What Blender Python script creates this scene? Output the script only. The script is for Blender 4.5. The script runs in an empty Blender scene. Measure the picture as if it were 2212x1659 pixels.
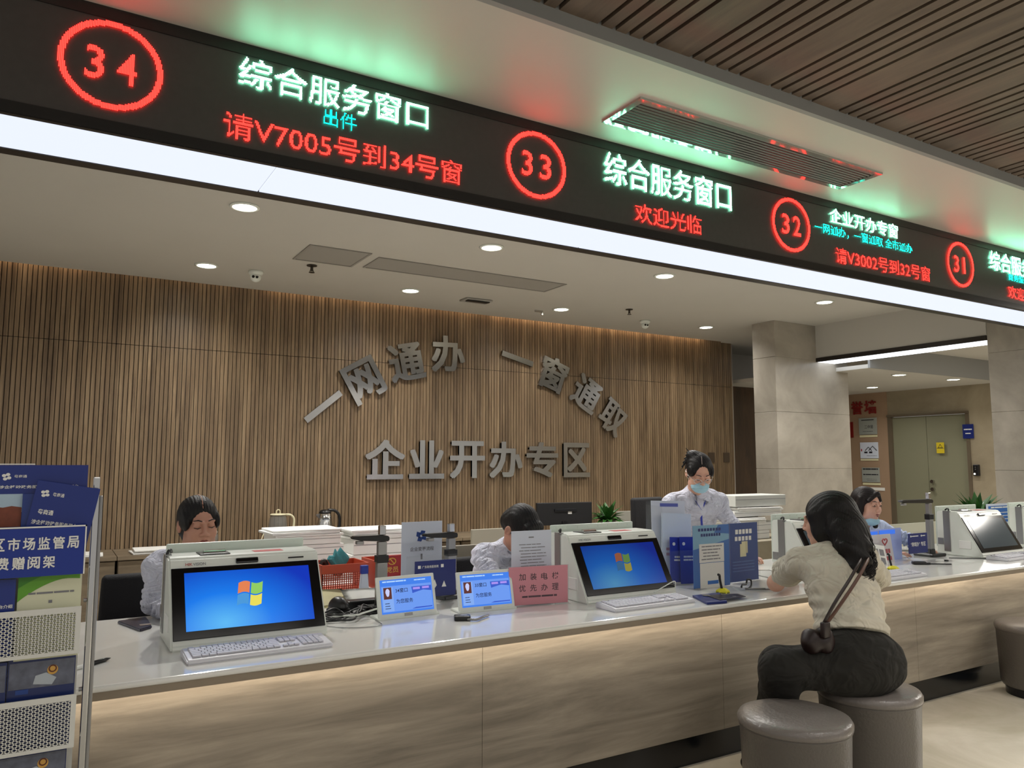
import bpy, bmesh, math, random
import numpy as np
from mathutils import Vector, Matrix, Euler
random.seed(7); rng = np.random.default_rng(7)
S = bpy.context.scene
COL = S.collection
R = math.radians
PI = math.pi

# ------------------------------------------------------------------ camera
YAW, PITCH, ROLL, FPX = R(30.84), R(5.79), R(.06), 1663.0
def cam_axes():
    cy, sy, cp, sp = math.cos(YAW), math.sin(YAW), math.cos(PITCH), math.sin(PITCH)
    f = Vector((sy*cp, cy*cp, sp)); r = Vector((cy, -sy, 0)); u = r.cross(f)
    cr, sr = math.cos(ROLL), math.sin(ROLL)
    return cr*r + sr*u, -sr*r + cr*u, f
CR, CU, CF = cam_axes()
cd = bpy.data.cameras.new('camera'); cam = bpy.data.objects.new('camera', cd); COL.objects.link(cam)
m = Matrix((CR, CU, -CF)).transposed().to_4x4(); m.translation = (0, 0, 1.5)
cam.matrix_world = m
cd.sensor_width = 36; cd.lens = FPX/2212*36; cd.clip_start = .05; cd.clip_end = 100
S.camera = cam

# ------------------------------------------------------------------ world, exposure
S.view_settings.view_transform = 'Standard'; S.view_settings.look = 'None'
S.view_settings.exposure = 0.0; S.view_settings.gamma = 1; S.view_settings.use_curve_mapping = False
w = bpy.data.worlds.new('world'); S.world = w; w.use_nodes = True
w.node_tree.nodes['Background'].inputs[0].default_value = (1, .96, .9, 1)
w.node_tree.nodes['Background'].inputs[1].default_value = .45

def area(name, loc, rot, sx, sy, power, color=(1, 1, 1), spread=180):
    d = bpy.data.lights.new(name, 'AREA'); d.shape = 'RECTANGLE'; d.size = sx; d.size_y = sy
    d.energy = power; d.color = color; d.spread = R(spread)
    o = bpy.data.objects.new(name, d); COL.objects.link(o); o.location = loc; o.rotation_euler = [R(a) for a in rot]
    return o
# assumed hall ceiling lights out of view; near row added to brighten the counter
for x_, p_ in ((-1.6, 6), (.8, 8), (3.2, 8), (5.6, 10)):
    area('hall_fill_light', (x_, .55, 3.34), (8, 0, 0), 2.2, .9, p_, (1, .96, .90), 150)
area('hall_fill_light', (4.4, .45, 3.34), (0, 0, 0), 2.6, 1.3, 50, (1, .95, .88), 70)  # added out of view to brighten the floor and stool tops
area('hall_fill_light', (-1.5, -1.6, 3.34), (0, 0, 0), 2.4, 1.2, 35, (1, .95, .87))
area('hall_fill_light', (2.5, -1.6, 3.34), (0, 0, 0), 2.4, 1.2, 38, (1, .95, .87))
area('hall_fill_light', (6.5, -1.4, 3.34), (0, 0, 0), 2.4, 1.2, 48, (1, .95, .87))
area('hall_fill_light', (10.2, 2.2, 3.0), (0, 0, 0), 1.6, 1.2, 200, (1, .95, .87))

# ------------------------------------------------------------------ helpers
def hexc(h):
    h = h.lstrip('#'); c = [int(h[i:i+2], 16)/255 for i in (0, 2, 4)]
    return tuple((x/12.92 if x <= .04045 else ((x+.055)/1.055)**2.4) for x in c) + (1,)
_M = {}
def mat(name, color='#808080', rough=.5, metal=0, emit=None, strength=0, alpha=1, trans=0, spec=.5, bump=0, bscale=50, vary=0, vscale=4, coat=0):
    if name in _M: return _M[name]
    m = bpy.data.materials.new(name); m.use_nodes = True; nt = m.node_tree; b = nt.nodes['Principled BSDF']
    c = hexc(color) if isinstance(color, str) else tuple(color)+(1,)
    b.inputs['Base Color'].default_value = c
    b.inputs['Roughness'].default_value = rough; b.inputs['Metallic'].default_value = metal
    b.inputs['Specular IOR Level'].default_value = spec
    b.inputs['Alpha'].default_value = alpha; b.inputs['Transmission Weight'].default_value = trans
    b.inputs['Coat Weight'].default_value = coat
    if emit is not None:
        b.inputs['Emission Color'].default_value = hexc(emit) if isinstance(emit, str) else tuple(emit)+(1,)
        b.inputs['Emission Strength'].default_value = strength
    if vary or bump:
        tc = nt.nodes.new('ShaderNodeTexCoord')
    if vary:
        n = nt.nodes.new('ShaderNodeTexNoise'); n.inputs['Scale'].default_value = vscale; n.inputs['Detail'].default_value = 5
        nt.links.new(tc.outputs['Object'], n.inputs['Vector'])
        mx = nt.nodes.new('ShaderNodeMixRGB'); mx.inputs[1].default_value = tuple(x*(1-vary) for x in c[:3])+(1,)
        mx.inputs[2].default_value = tuple(min(1, x*(1+vary)) for x in c[:3])+(1,)
        nt.links.new(n.outputs['Fac'], mx.inputs[0]); nt.links.new(mx.outputs[0], b.inputs['Base Color'])
    if bump:
        n = nt.nodes.new('ShaderNodeTexNoise'); n.inputs['Scale'].default_value = bscale; n.inputs['Detail'].default_value = 4
        nt.links.new(tc.outputs['Object'], n.inputs['Vector'])
        bp = nt.nodes.new('ShaderNodeBump'); bp.inputs['Strength'].default_value = bump; bp.inputs['Distance'].default_value = .01
        nt.links.new(n.outputs['Fac'], bp.inputs['Height']); nt.links.new(bp.outputs[0], b.inputs['Normal'])
    _M[name] = m
    return m

def wood(name, c1, c2, scale=(1, 1, 1), rough=.4, streak=6, pitch=None, c3=None):
    """streaky wood; scale stretches the grain; pitch gives each slat along x its own tone"""
    if name in _M: return _M[name]
    m = bpy.data.materials.new(name); m.use_nodes = True; nt = m.node_tree; b = nt.nodes['Principled BSDF']
    N, L = nt.nodes.new, nt.links.new
    tc = N('ShaderNodeTexCoord'); mp = N('ShaderNodeMapping'); mp.inputs['Scale'].default_value = scale
    L(tc.outputs['Object'], mp.inputs['Vector'])
    vec = mp.outputs['Vector']
    n = N('ShaderNodeTexNoise'); n.inputs['Scale'].default_value = streak; n.inputs['Detail'].default_value = 8; n.inputs['Roughness'].default_value = .65
    n.inputs['Distortion'].default_value = .6
    if pitch:
        sx = N('ShaderNodeSeparateXYZ'); L(tc.outputs['Object'], sx.inputs[0])
        dv = N('ShaderNodeMath'); dv.operation = 'DIVIDE'; L(sx.outputs[0], dv.inputs[0]); dv.inputs[1].default_value = pitch
        fl = N('ShaderNodeMath'); fl.operation = 'FLOOR'; L(dv.outputs[0], fl.inputs[0])
        wn = N('ShaderNodeTexWhiteNoise'); wn.noise_dimensions = '1D'; L(fl.outputs[0], wn.inputs['W'])
        ad = N('ShaderNodeVectorMath'); ad.operation = 'MULTIPLY_ADD'
        L(wn.outputs['Color'], ad.inputs[0]); ad.inputs[1].default_value = (.35, 0, 1.1); L(vec, ad.inputs[2])
        vec = ad.outputs[0]
    L(vec, n.inputs['Vector'])
    cr = N('ShaderNodeValToRGB'); cr.color_ramp.elements[0].position = .3; cr.color_ramp.elements[1].position = .72
    cr.color_ramp.elements[0].color = hexc(c1); cr.color_ramp.elements[1].color = hexc(c2)
    if c3:
        e = cr.color_ramp.elements.new(.5); e.color = hexc(c3)
    L(n.outputs['Fac'], cr.inputs[0])
    out = cr.outputs[0]
    n2 = N('ShaderNodeTexNoise'); n2.inputs['Scale'].default_value = streak*5; n2.inputs['Detail'].default_value = 4; L(vec, n2.inputs['Vector'])
    mm = N('ShaderNodeMapRange'); mm.inputs['To Min'].default_value = .82; mm.inputs['To Max'].default_value = 1.15; L(n2.outputs['Fac'], mm.inputs[0])
    mu = N('ShaderNodeVectorMath'); mu.operation = 'SCALE'; L(out, mu.inputs[0]); L(mm.outputs[0], mu.inputs['Scale']); out = mu.outputs[0]
    if pitch:
        m3 = N('ShaderNodeMapRange'); m3.inputs['To Min'].default_value = .8; m3.inputs['To Max'].default_value = 1.18; L(wn.outputs['Value'], m3.inputs[0])
        m4 = N('ShaderNodeVectorMath'); m4.operation = 'SCALE'; L(out, m4.inputs[0]); L(m3.outputs[0], m4.inputs['Scale']); out = m4.outputs[0]
    L(out, b.inputs['Base Color']); b.inputs['Roughness'].default_value = rough
    bp = N('ShaderNodeBump'); bp.inputs['Strength'].default_value = .15; bp.inputs['Distance'].default_value = .004
    L(n2.outputs['Fac'], bp.inputs['Height']); L(bp.outputs[0], b.inputs['Normal'])
    _M[name] = m
    return m

def stone(name, c1, c2, scale=1.2, rough=.25, joint=None, veins=.5):
    if name in _M: return _M[name]
    m = bpy.data.materials.new(name); m.use_nodes = True; nt = m.node_tree; b = nt.nodes['Principled BSDF']
    N, L = nt.nodes.new, nt.links.new
    tc = N('ShaderNodeTexCoord'); n = N('ShaderNodeTexNoise'); n.inputs['Scale'].default_value = scale; n.inputs['Detail'].default_value = 9
    n.inputs['Roughness'].default_value = .6; n.inputs['Distortion'].default_value = veins
    L(tc.outputs['Object'], n.inputs['Vector'])
    cr = N('ShaderNodeValToRGB'); cr.color_ramp.elements[0].position = .35; cr.color_ramp.elements[1].position = .65
    cr.color_ramp.elements[0].color = hexc(c1); cr.color_ramp.elements[1].color = hexc(c2)
    L(n.outputs['Fac'], cr.inputs[0]); L(cr.outputs[0], b.inputs['Base Color']); b.inputs['Roughness'].default_value = rough
    _M[name] = m
    return m

def link(o): COL.objects.link(o); return o
def setp(o, label=None, cat=None, group=None, kind=None):
    if label: o['label'] = label
    if cat: o['category'] = cat
    if group: o['group'] = group
    if kind: o['kind'] = kind
    return o
def thing(name, label, cat, loc=(0, 0, 0), rz=0, group=None, rot=None):
    o = bpy.data.objects.new(name, None); link(o); o.location = loc; o.empty_display_size = .05
    o.rotation_euler = rot if rot else (0, 0, rz)
    return setp(o, label, cat, group)
def obj(name, bm, m, parent=None, smooth=False, world=False, label=None):
    me = bpy.data.meshes.new(name); bm.to_mesh(me); bm.free()
    return mobj(name, me, m, parent, smooth, world, label)
def mobj(name, me, m, parent=None, smooth=False, world=False, label=None):
    o = bpy.data.objects.new(name, me); link(o)
    ms = m if isinstance(m, (list, tuple)) else [m]
    me.materials.clear()
    for x in ms: me.materials.append(x)
    if smooth: me.polygons.foreach_set('use_smooth', [True]*len(me.polygons))
    if parent:
        o.parent = parent
        if world: o.matrix_parent_inverse = wm(parent).inverted()
    if label: o['label'] = label
    return o
def wm(o):
    M_ = Matrix.LocRotScale(o.location, o.rotation_euler, o.scale)
    if o.parent: M_ = wm(o.parent) @ o.matrix_parent_inverse @ M_
    return M_
def copy_tree(o, parent=None):
    c = o.copy(); link(c); c.parent = parent
    for ch in [x for x in S.objects if x.parent == o]: copy_tree(ch, c)
    return c
def struct(name, bm, m, smooth=False):
    return setp(obj(name, bm, m, smooth=smooth), kind='structure')

def B(): return bmesh.new()
def box(bm, lo, hi, M=None, bev=0, seg=2):
    t = bmesh.new(); bmesh.ops.create_cube(t, size=1)
    lo, hi = Vector(lo), Vector(hi)
    for v in t.verts: v.co = Vector([(lo[i]+hi[i])/2 + v.co[i]*(hi[i]-lo[i]) for i in range(3)])
    if bev: bmesh.ops.bevel(t, geom=t.edges[:], offset=bev, segments=seg, affect='EDGES', profile=.5)
    return merge(bm, t, M)
def merge(bm, t, M=None):
    if M is not None: bmesh.ops.transform(t, matrix=M, verts=t.verts)
    me = bpy.data.meshes.new('t'); t.to_mesh(me); t.free(); bm.from_mesh(me); bpy.data.meshes.remove(me)
    return bm
def prism(bm, pts, axis, a, b, M=None, bev=0):
    """extrude 2-D outline; axis 'x': pts=(y,z), 'y': pts=(x,z), 'z': pts=(x,y)"""
    t = bmesh.new()
    f = {'x': lambda p, h: (h, p[0], p[1]), 'y': lambda p, h: (p[0], h, p[1]), 'z': lambda p, h: (p[0], p[1], h)}[axis]
    v1 = [t.verts.new(f(p, a)) for p in pts]; v2 = [t.verts.new(f(p, b)) for p in pts]
    n = len(pts); t.faces.new(v1); t.faces.new(v2[::-1])
    for i in range(n): t.faces.new((v1[i], v2[i], v2[(i+1) % n], v1[(i+1) % n]))
    bmesh.ops.recalc_face_normals(t, faces=t.faces[:])
    if bev: bmesh.ops.bevel(t, geom=t.edges[:], offset=bev, segments=2, affect='EDGES')
    return merge(bm, t, M)
def cyl(bm, c, r, h, seg=24, r2=None, M=None, bev=0):
    t = bmesh.new(); bmesh.ops.create_cone(t, cap_ends=True, segments=seg, radius1=r, radius2=r if r2 is None else r2, depth=h)
    if bev: bmesh.ops.bevel(t, geom=[e for e in t.edges if abs(e.verts[0].co.z-e.verts[1].co.z) < 1e-6], offset=bev, segments=3, affect='EDGES')
    bmesh.ops.translate(t, verts=t.verts, vec=(c[0], c[1], c[2]+h/2))
    return merge(bm, t, M)
def lathe(bm, prof, c=(0, 0, 0), seg=32, M=None):
    t = bmesh.new(); rings = []
    for r, z in prof:
        rings.append([t.verts.new((c[0]+r*math.cos(2*PI*i/seg), c[1]+r*math.sin(2*PI*i/seg), c[2]+z)) for i in range(seg)])
    for a, b in zip(rings, rings[1:]):
        for i in range(seg): t.faces.new((a[i], a[(i+1) % seg], b[(i+1) % seg], b[i]))
    if prof[0][0] > 1e-5: t.faces.new(rings[0][::-1])
    if prof[-1][0] > 1e-5: t.faces.new(rings[-1])
    bmesh.ops.remove_doubles(t, verts=t.verts, dist=1e-6)
    return merge(bm, t, M)
def tube(bm, pts, r, seg=8, r2=None, closed=False, flat=1.0, up=None):
    """tube along points; flat<1 squashes it along `up`"""
    P = [Vector(p) for p in pts]; n = len(P); rings = []; t = bmesh.new()
    nrm = None
    for i, p in enumerate(P):
        d = (P[min(i+1, n-1)]-P[max(i-1, 0)]) if not closed else (P[(i+1) % n]-P[i-1])
        d.normalize()
        if up is not None: nrm = (Vector(up) - Vector(up).dot(d)*d)
        elif nrm is None: nrm = d.orthogonal()
        else: nrm = nrm - nrm.dot(d)*d
        if nrm.length < 1e-6: nrm = d.orthogonal()
        nrm.normalize(); bi = d.cross(nrm)
        rr = r[i] if isinstance(r, (list, tuple)) else (r if r2 is None else r+(r2-r)*i/max(1, n-1))
        rings.append([t.verts.new(p + nrm*rr*flat*math.cos(2*PI*k/seg) + bi*rr*math.sin(2*PI*k/seg)) for k in range(seg)])
    rg = list(zip(rings, rings[1:])) + ([(rings[-1], rings[0])] if closed else [])
    for a, b in rg:
        for k in range(seg): t.faces.new((a[k], a[(k+1) % seg], b[(k+1) % seg], b[k]))
    if not closed: t.faces.new(rings[0][::-1]); t.faces.new(rings[-1])
    bmesh.ops.recalc_face_normals(t, faces=t.faces[:])
    return merge(bm, t)
def smoothpts(pts, sub=6):
    P = [Vector(p) for p in pts]; out = []
    for i in range(len(P)-1):
        p0, p1, p2, p3 = P[max(i-1, 0)], P[i], P[i+1], P[min(i+2, len(P)-1)]
        for s in range(sub):
            t = s/sub
            out.append(.5*((2*p1)+(-p0+p2)*t+(2*p0-5*p1+4*p2-p3)*t*t+(-p0+3*p1-3*p2+p3)*t**3))
    out.append(P[-1]); return out
def T(x, y, z): return Matrix.Translation((x, y, z))
def RX(a): return Matrix.Rotation(R(a), 4, 'X')
def RY(a): return Matrix.Rotation(R(a), 4, 'Y')
def RZ(a): return Matrix.Rotation(R(a), 4, 'Z')
def panel(bm, w, h, th=.001, M=None, x0=0, z0=0, y=0):
    """thin sheet standing in the xz plane, facing -y"""
    return box(bm, (x0, y, z0), (x0+w, y+th, z0+h), M)

_TX = {}
def text_tris(s, bold=0):
    """glyph outline mesh of a string: vertices (n,2) and triangles"""
    key = (s, bold)
    if key in _TX: return _TX[key]
    c = bpy.data.curves.new('txt', 'FONT'); c.body = s; c.offset = bold; c.size = 1; c.resolution_u = 3
    o = bpy.data.objects.new('txt', c); COL.objects.link(o)
    dg = bpy.context.evaluated_depsgraph_get(); me = bpy.data.meshes.new_from_object(o.evaluated_get(dg))
    me.calc_loop_triangles()
    v = np.array([tuple(p.co[:2]) for p in me.vertices]) if len(me.vertices) else np.zeros((0, 2))
    t = np.array([tuple(x.vertices) for x in me.loop_triangles]) if len(me.vertices) else np.zeros((0, 3), int)
    bpy.data.objects.remove(o); bpy.data.curves.remove(c); bpy.data.meshes.remove(me)
    _TX[key] = (v, t); return v, t
def text(bm, s, x0, z0, w, h, y=-.0006, th=0, M=None, bold=.01, fat=0):
    """flat printed lettering fitted into a box in the xz plane, facing -y; th>0 gives it depth"""
    v, t = text_tris(s, bold)
    if not len(v): return bm
    if fat:
        for i, (a, b) in enumerate(((-1, -1), (1, -1), (-1, 1), (1, 1))):
            text(bm, s, x0+a*fat*w, z0+b*fat*h*.8, w, h, y-.0002*i, th, M, bold)
        return bm
    mn, mx = v.min(0), v.max(0); sc = np.array([w, h])/np.maximum(mx-mn, 1e-6)
    p = (v-mn)*sc + [x0, z0]
    b2 = bmesh.new()
    vs = [b2.verts.new((a, y, b)) for a, b in p]
    for tri in t:
        try: b2.faces.new([vs[i] for i in tri])
        except ValueError: pass
    bmesh.ops.remove_doubles(b2, verts=b2.verts, dist=1e-5)
    if th:
        r = bmesh.ops.extrude_face_region(b2, geom=b2.faces[:])
        bmesh.ops.translate(b2, verts=[g for g in r['geom'] if isinstance(g, bmesh.types.BMVert)], vec=(0, -th, 0))
        bmesh.ops.recalc_face_normals(b2, faces=b2.faces[:])
    return merge(bm, b2, M)
def lines(bm, x0, z0, w, rows, gap, th=.003, y=-.0006, M=None, seed=1, full=False):
    """rows of unreadable print, as short bars"""
    rr = random.Random(seed)
    for i in range(rows):
        z = z0 - i*gap; x = x0 + (0 if full else rr.random()*w*.1); e = x0 + w*(1 if full else rr.uniform(.75, 1))
        while x < e-.004:
            l = min(rr.uniform(.12, .4)*w, e-x)
            panel(bm, l, th, .0003, M, x, z, y); x += l + w*.02
    return bm

LEDP = .0056
def led(name, s, x0, x1, z0, z1, m, parent, y, bold=0, shape=None):
    """LED dots on the display grid; shape(u,v) overrides the lettering"""
    nx, nz = max(1, round((x1-x0)/LEDP)), max(1, round((z1-z0)/LEDP))
    g = np.zeros((nx, nz), bool)
    if shape is None:
        v, t = text_tris(s, bold); mn, mx = v.min(0), v.max(0)
        p = (v-mn)/(mx-mn)*[nx, nz]
        for a, b, c in t:
            A, Bb, Cc = p[a], p[b], p[c]; q = np.array([A, Bb, Cc]); lo = np.floor(q.min(0)-.5).astype(int).clip(0); hi = np.ceil(q.max(0)+.5).astype(int)
            xs = np.arange(lo[0], min(hi[0], nx)); zs = np.arange(lo[1], min(hi[1], nz))
            if not len(xs) or not len(zs): continue
            X, Z = np.meshgrid(xs+.5, zs+.5, indexing='ij')
            d = (Bb[1]-Cc[1])*(A[0]-Cc[0])+(Cc[0]-Bb[0])*(A[1]-Cc[1])
            if abs(d) < 1e-9: continue
            l1 = ((Bb[1]-Cc[1])*(X-Cc[0])+(Cc[0]-Bb[0])*(Z-Cc[1]))/d; l2 = ((Cc[1]-A[1])*(X-Cc[0])+(A[0]-Cc[0])*(Z-Cc[1]))/d
            ins = (l1 >= -.02) & (l2 >= -.02) & (l1+l2 <= 1.02)
            g[xs[0]:xs[-1]+1, zs[0]:zs[-1]+1] |= ins
    else:
        X, Z = np.meshgrid(np.arange(nx)+.5, np.arange(nz)+.5, indexing='ij'); g = shape(X/nx, Z/nz)
    ii, jj = np.nonzero(g); a = LEDP*.41
    cx = x0+(ii+.5)*LEDP; cz = z0+(jj+.5)*LEDP
    n = len(ii); V = np.zeros((n, 4, 3))
    for q, (sx, sz) in enumerate(((-1, -1), (1, -1), (1, 1), (-1, 1))):
        V[:, q, 0] = cx+sx*a*.86; V[:, q, 1] = y; V[:, q, 2] = cz+sz*a*1.12
    me = bpy.data.meshes.new(name); me.from_pydata(V.reshape(-1, 3).tolist(), [], np.arange(n*4).reshape(-1, 4).tolist())
    return mobj(name, me, m, parent, world=True)

# ------------------------------------------------------------------ materials
M_ceil = mat('white_paint', '#bebbb4', .7, vary=.03, vscale=2)
M_soffit = mat('hall_white_paint', '#bbb8b0', .45)
M_fascia = mat('grey_fascia', '#8b8c8b', .6)
M_slat = wood('walnut_slats', '#675440', '#9d876a', (7, 7, .7), .36, 1.6, pitch=.0388, c3='#806b52')
M_dark = mat('dark_backing', '#1c1611', .8)
M_oak = wood('greyed_oak', '#70685d', '#aaa090', (.55, 6, 6), .42, 1.7, c3='#8d8477')
M_oakcab = wood('grey_oak_cabinet', '#5d5142', '#83745e', (.7, 5, 5), .5, 1.6)
M_wceil = wood('ceiling_boards', '#50443a', '#756556', (5, .6, 5), .5, 1.4)
M_stone = mat('counter_stone', '#e8e8e4', .14, vary=.03, vscale=6, coat=.3)
M_edge = mat('counter_edge_stone', '#aaa08e', .3, vary=.1, vscale=9)
M_lip = mat('counter_fascia', '#8e8170', .5, vary=.08, vscale=8)
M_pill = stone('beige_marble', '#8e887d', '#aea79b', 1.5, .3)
M_pill2 = stone('tan_marble', '#8d8470', '#a29985', 1.5, .3)  # duller, yellower tone than the pillar marble
M_floor = stone('floor_marble', '#c2bba9', '#dcd6c8', 1.1, .16, veins=1.2)
M_kick = mat('black_granite', '#14161a', .15)
M_white = mat('white_plastic', '#dfe3dc', .35)
M_white2 = mat('pale_green_plastic', '#cfdad0', .4)
M_black = mat('black_plastic', '#101012', .35)
M_bezel = mat('black_glass', '#07070a', .12)
M_steel = mat('brushed_steel', '#c4c2be', .2, 1, bump=.1, bscale=3)
M_chrome = mat('chrome', '#c8c8c8', .12, 1)
M_alu = mat('aluminium', '#9a9a9a', .35, .8)
M_paper = mat('paper', '#e6e6e2', .6)
M_paper2 = mat('blue_tinted_paper', '#ccd3e2', .6)
M_cream = mat('cream_paper', '#d8d2ac', .6)
M_ink = mat('black_ink', '#202028', .6)
M_greyink = mat('grey_ink', '#77777c', .6)
M_navy = mat('navy_print', '#16256b', .35)
M_navy2 = mat('blue_print', '#1d3f86', .3)
M_blue3 = mat('bright_blue_print', '#2f6ab8', .3)
M_sky = mat('pale_blue_print', '#7fb0cf', .4)
M_redp = mat('red_plastic', '#b8492c', .4)
M_red = mat('red_card', '#a01c1e', .45)
M_gold = mat('gold_print', '#d9a441', .4)
M_pink = mat('pink_paper', '#e08f9c', .6)
M_basket = mat('orange_red_basket', '#c0492c', .45)
M_glass = mat('clear_acrylic', '#9aa0a4', .05, alpha=.07)
M_glass2 = mat('kettle_glass', '#8a8a86', .05, alpha=.3)
M_mesh = mat('white_wire', '#d6d6d0', .4)
M_black_fab = mat('black_fabric', '#0c0c10', .8, bump=.3, bscale=200)
M_green = mat('leaf_green', '#2c5a22', .4, vary=.35, vscale=12)
M_teal = mat('teal_cloth', '#3f8f96', .6)
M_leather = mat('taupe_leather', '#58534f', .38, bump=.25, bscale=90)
M_rubber = mat('dark_plinth', '#26262a', .2, .6)
def em(n, c, s): return mat(n, '#000000', .5, emit=c, strength=s)
M_panel = em('strip_light_glow', (.82, .88, 1.0), 1.03)
M_tube = em('portal_light_glow', (.9, .94, 1.0), 2.6)
M_down = em('downlight_glow', (1, .97, .84), 14)
M_lred = em('led_red', (1, .014, .010), 11)
M_lwhite = em('led_white', (.26, 1, .60), 28)
M_lcyan = em('led_cyan', (0, .85, .60), 7)

# ------------------------------------------------------------------ room shell
K = 1.25
def k(x, z): return K*x, 1.5+K*(z-1.5)
YB = 8.04                       # back wall face
ZC = 3.25                       # office ceiling
ZB = 2.80                       # underside of the header
YF = 3.3375                     # face of the display header
ZS = 3.3125                     # hall soffit
YE = 2.536                      # hall edge of the soffit
ZW = 3.375                      # slatted hall ceiling
XL, XR = -3.0, 12.0

bm = B(); box(bm, (XL-3, -4, -.1), (15, 14, 0)); struct('floor', bm, M_floor)
# back wall with slats
bm = B()
P_ = .0388; x = -2.2
while x < 8.55:
    for z0, z1 in ((0, 2.598), (2.603, ZC+.09)):
        box(bm, (x+.0032, YB, z0), (x+P_-.0032, YB+.022, z1))
    x += P_
struct('wall_back', bm, M_slat)
bm = B(); box(bm, (-2.2, YB+.018, 0), (8.56, YB+.12, ZC+.1)); struct('wall_back_core', bm, M_dark)
# office ceiling with cove at wall
bm = B(); box(bm, (XL, 3.86, ZC), (8.375, YB-.07, ZC+.05)); box(bm, (8.375, 8.0, ZC), (11.3, 9.6, ZC+.05)); box(bm, (XL, YB-.07, ZC+.12), (9.6, YB+.2, ZC+.15))
box(bm, (8.375, 6.7, ZC), (9.6, 8.0, ZC+.05))
struct('ceiling', bm, M_ceil)
# recess beside pillar, wall behind the doors
bm = B(); box(bm, (8.56, 9.3, 0), (11.2, 9.4, ZC)); box(bm, (8.62, 8.80, 0), (11.2, 8.90, ZC)); box(bm, (8.56, YB+.02, 0), (8.62, 9.3, ZC)); struct('wall_recess', bm, M_ceil)
# header: body, LED face added below
bm = B(); box(bm, (XL, YF+.03, ZB+.06), (8.375, 3.86, ZS+.05)); struct('ceiling_header', bm, M_dark)
bm = B(); box(bm, (XL, 3.73, ZB-.005), (8.375, 3.80, ZB+.06)); box(bm, (XL, YF, ZB-.004), (8.375, YF+.022, ZB+.04))
box(bm, (XL, 3.80, ZB+.03), (8.375, 3.86, ZC)); struct('trim_1', bm, mat('dark_bronze', '#2e2926', .35, .4))
t = thing('strip_light', 'long white light panel along the underside of the display header', 'ceiling light', (2.5, 3.53, ZB))
for i in range(6):
    bm = B(); box(bm, (XL+i*1.9, YF+.022, ZB), (XL+i*1.9+1.893, 3.73, ZB+.01)); obj('diffuser', bm, M_panel, t, world=True)
# hall soffit, fascia, slatted ceiling
bm = B(); box(bm, (XL, YE, ZS), (8.375, YF+.04, ZS+.05)); struct('ceiling_soffit', bm, M_soffit)
bm = B(); box(bm, (XL, YE-.03, ZS), (8.375, YE, ZW+.08)); struct('trim_2', bm, M_fascia)
bm = B(); x = -2.0
while x < 9.9:
    for wd in (.22, .078, .078, .078, .078):
        y0 = x
        box(bm, (x, -2.5, ZW), (x+wd-.022, YE-.03, ZW+.02)); x += wd
struct('ceiling_slats', bm, M_wceil)
bm = B(); box(bm, (XL, -2.5, ZW+.05), (12, YE, ZW+.08)); struct('ceiling_backing', bm, M_dark)

# pillars and portal beam
bm = B(); z = 0
def tiles(bm, x0, x1, y0, y1, joints):
    for a, b in zip(joints, joints[1:]): box(bm, (x0, y0, a+.002), (x1, y1, b-.002), bev=.002, seg=1)
    box(bm, (x0+.005, y0+.005, joints[0]), (x1-.005, y1-.005, joints[-1]))
tiles(bm, 7.60, 9.0, 6.41, 6.76, [0, .62, 1.42, 2.12, 2.80, ZC]); struct('pillar', bm, M_pill)
bm = B(); tiles(bm, 8.385, 9.35, 3.3, 4.31, [0, .84, 1.42, 2.02, 2.64, 3.3]); struct('pillar', bm, M_pill)
bm = B(); box(bm, (8.375, 4.31, ZB+.03), (8.42, 6.41, ZC+.05)); struct('ceiling_beam', bm, M_ceil)
bm = B(); box(bm, (8.365, 4.31, ZB-.02), (8.40, 6.41, ZB+.03)); struct('trim_3', bm, mat('dark_bronze'))
t = thing('strip_light', 'slim white light bar under the portal beam between two marble pillars', 'ceiling light', (8.5, 5.3, ZB))
bm = B(); box(bm, (8.40, 4.31, ZB-.02), (8.74, 6.41, ZB-.005)); obj('diffuser', bm, M_tube, t, world=True)
bm = B(); box(bm, (8.40, 4.31, ZB-.005), (8.80, 6.41, ZB+.03)); obj('light_housing', bm, M_black, t, world=True)
# far hall: low ceiling, steps, end wall
ZR = 2.68
bm = B(); box(bm, (8.76, 5.95, ZR), (12.2, 9.3, ZR+.05)); box(bm, (8.8, 4.9, ZR+.28), (12.2, 5.95, ZR+.33))
struct('ceiling_far', bm, M_ceil)
bm = B(); box(bm, (8.76, 5.92, ZR), (12.2, 5.95, ZR+.28)); box(bm, (8.8, 4.86, ZR+.28), (12.2, 4.9, ZR+.45)); struct('trim_4', bm, M_fascia)
bm = B(); x = 8.4
while x < 12.2: box(bm, (x, -1.5, ZR+.45), (x+.075, 4.86, ZR+.47)); x += .1
struct('ceiling_slats_far', bm, M_wceil)
bm = B(); box(bm, (12.0, -4, 0), (12.1, 6.52, 3.4)); box(bm, (12.0, 6.52, 2.26), (12.1, 7.82, 3.4)); box(bm, (12.0, 7.82, 0), (12.1, 9.3, 3.4))
box(bm, (8.62, 9.3, 0), (12.1, 9.4, 3.4)); struct('wall_right', bm, stone('wall_marble', '#857a66', '#a0957f', 1.2, .35))
bm = B(); box(bm, (11.985, 7.83, 0), (12.0, 9.25, ZR)); struct('wall_honour_board', bm, mat('peach_board', '#9a8068', .7))
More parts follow.
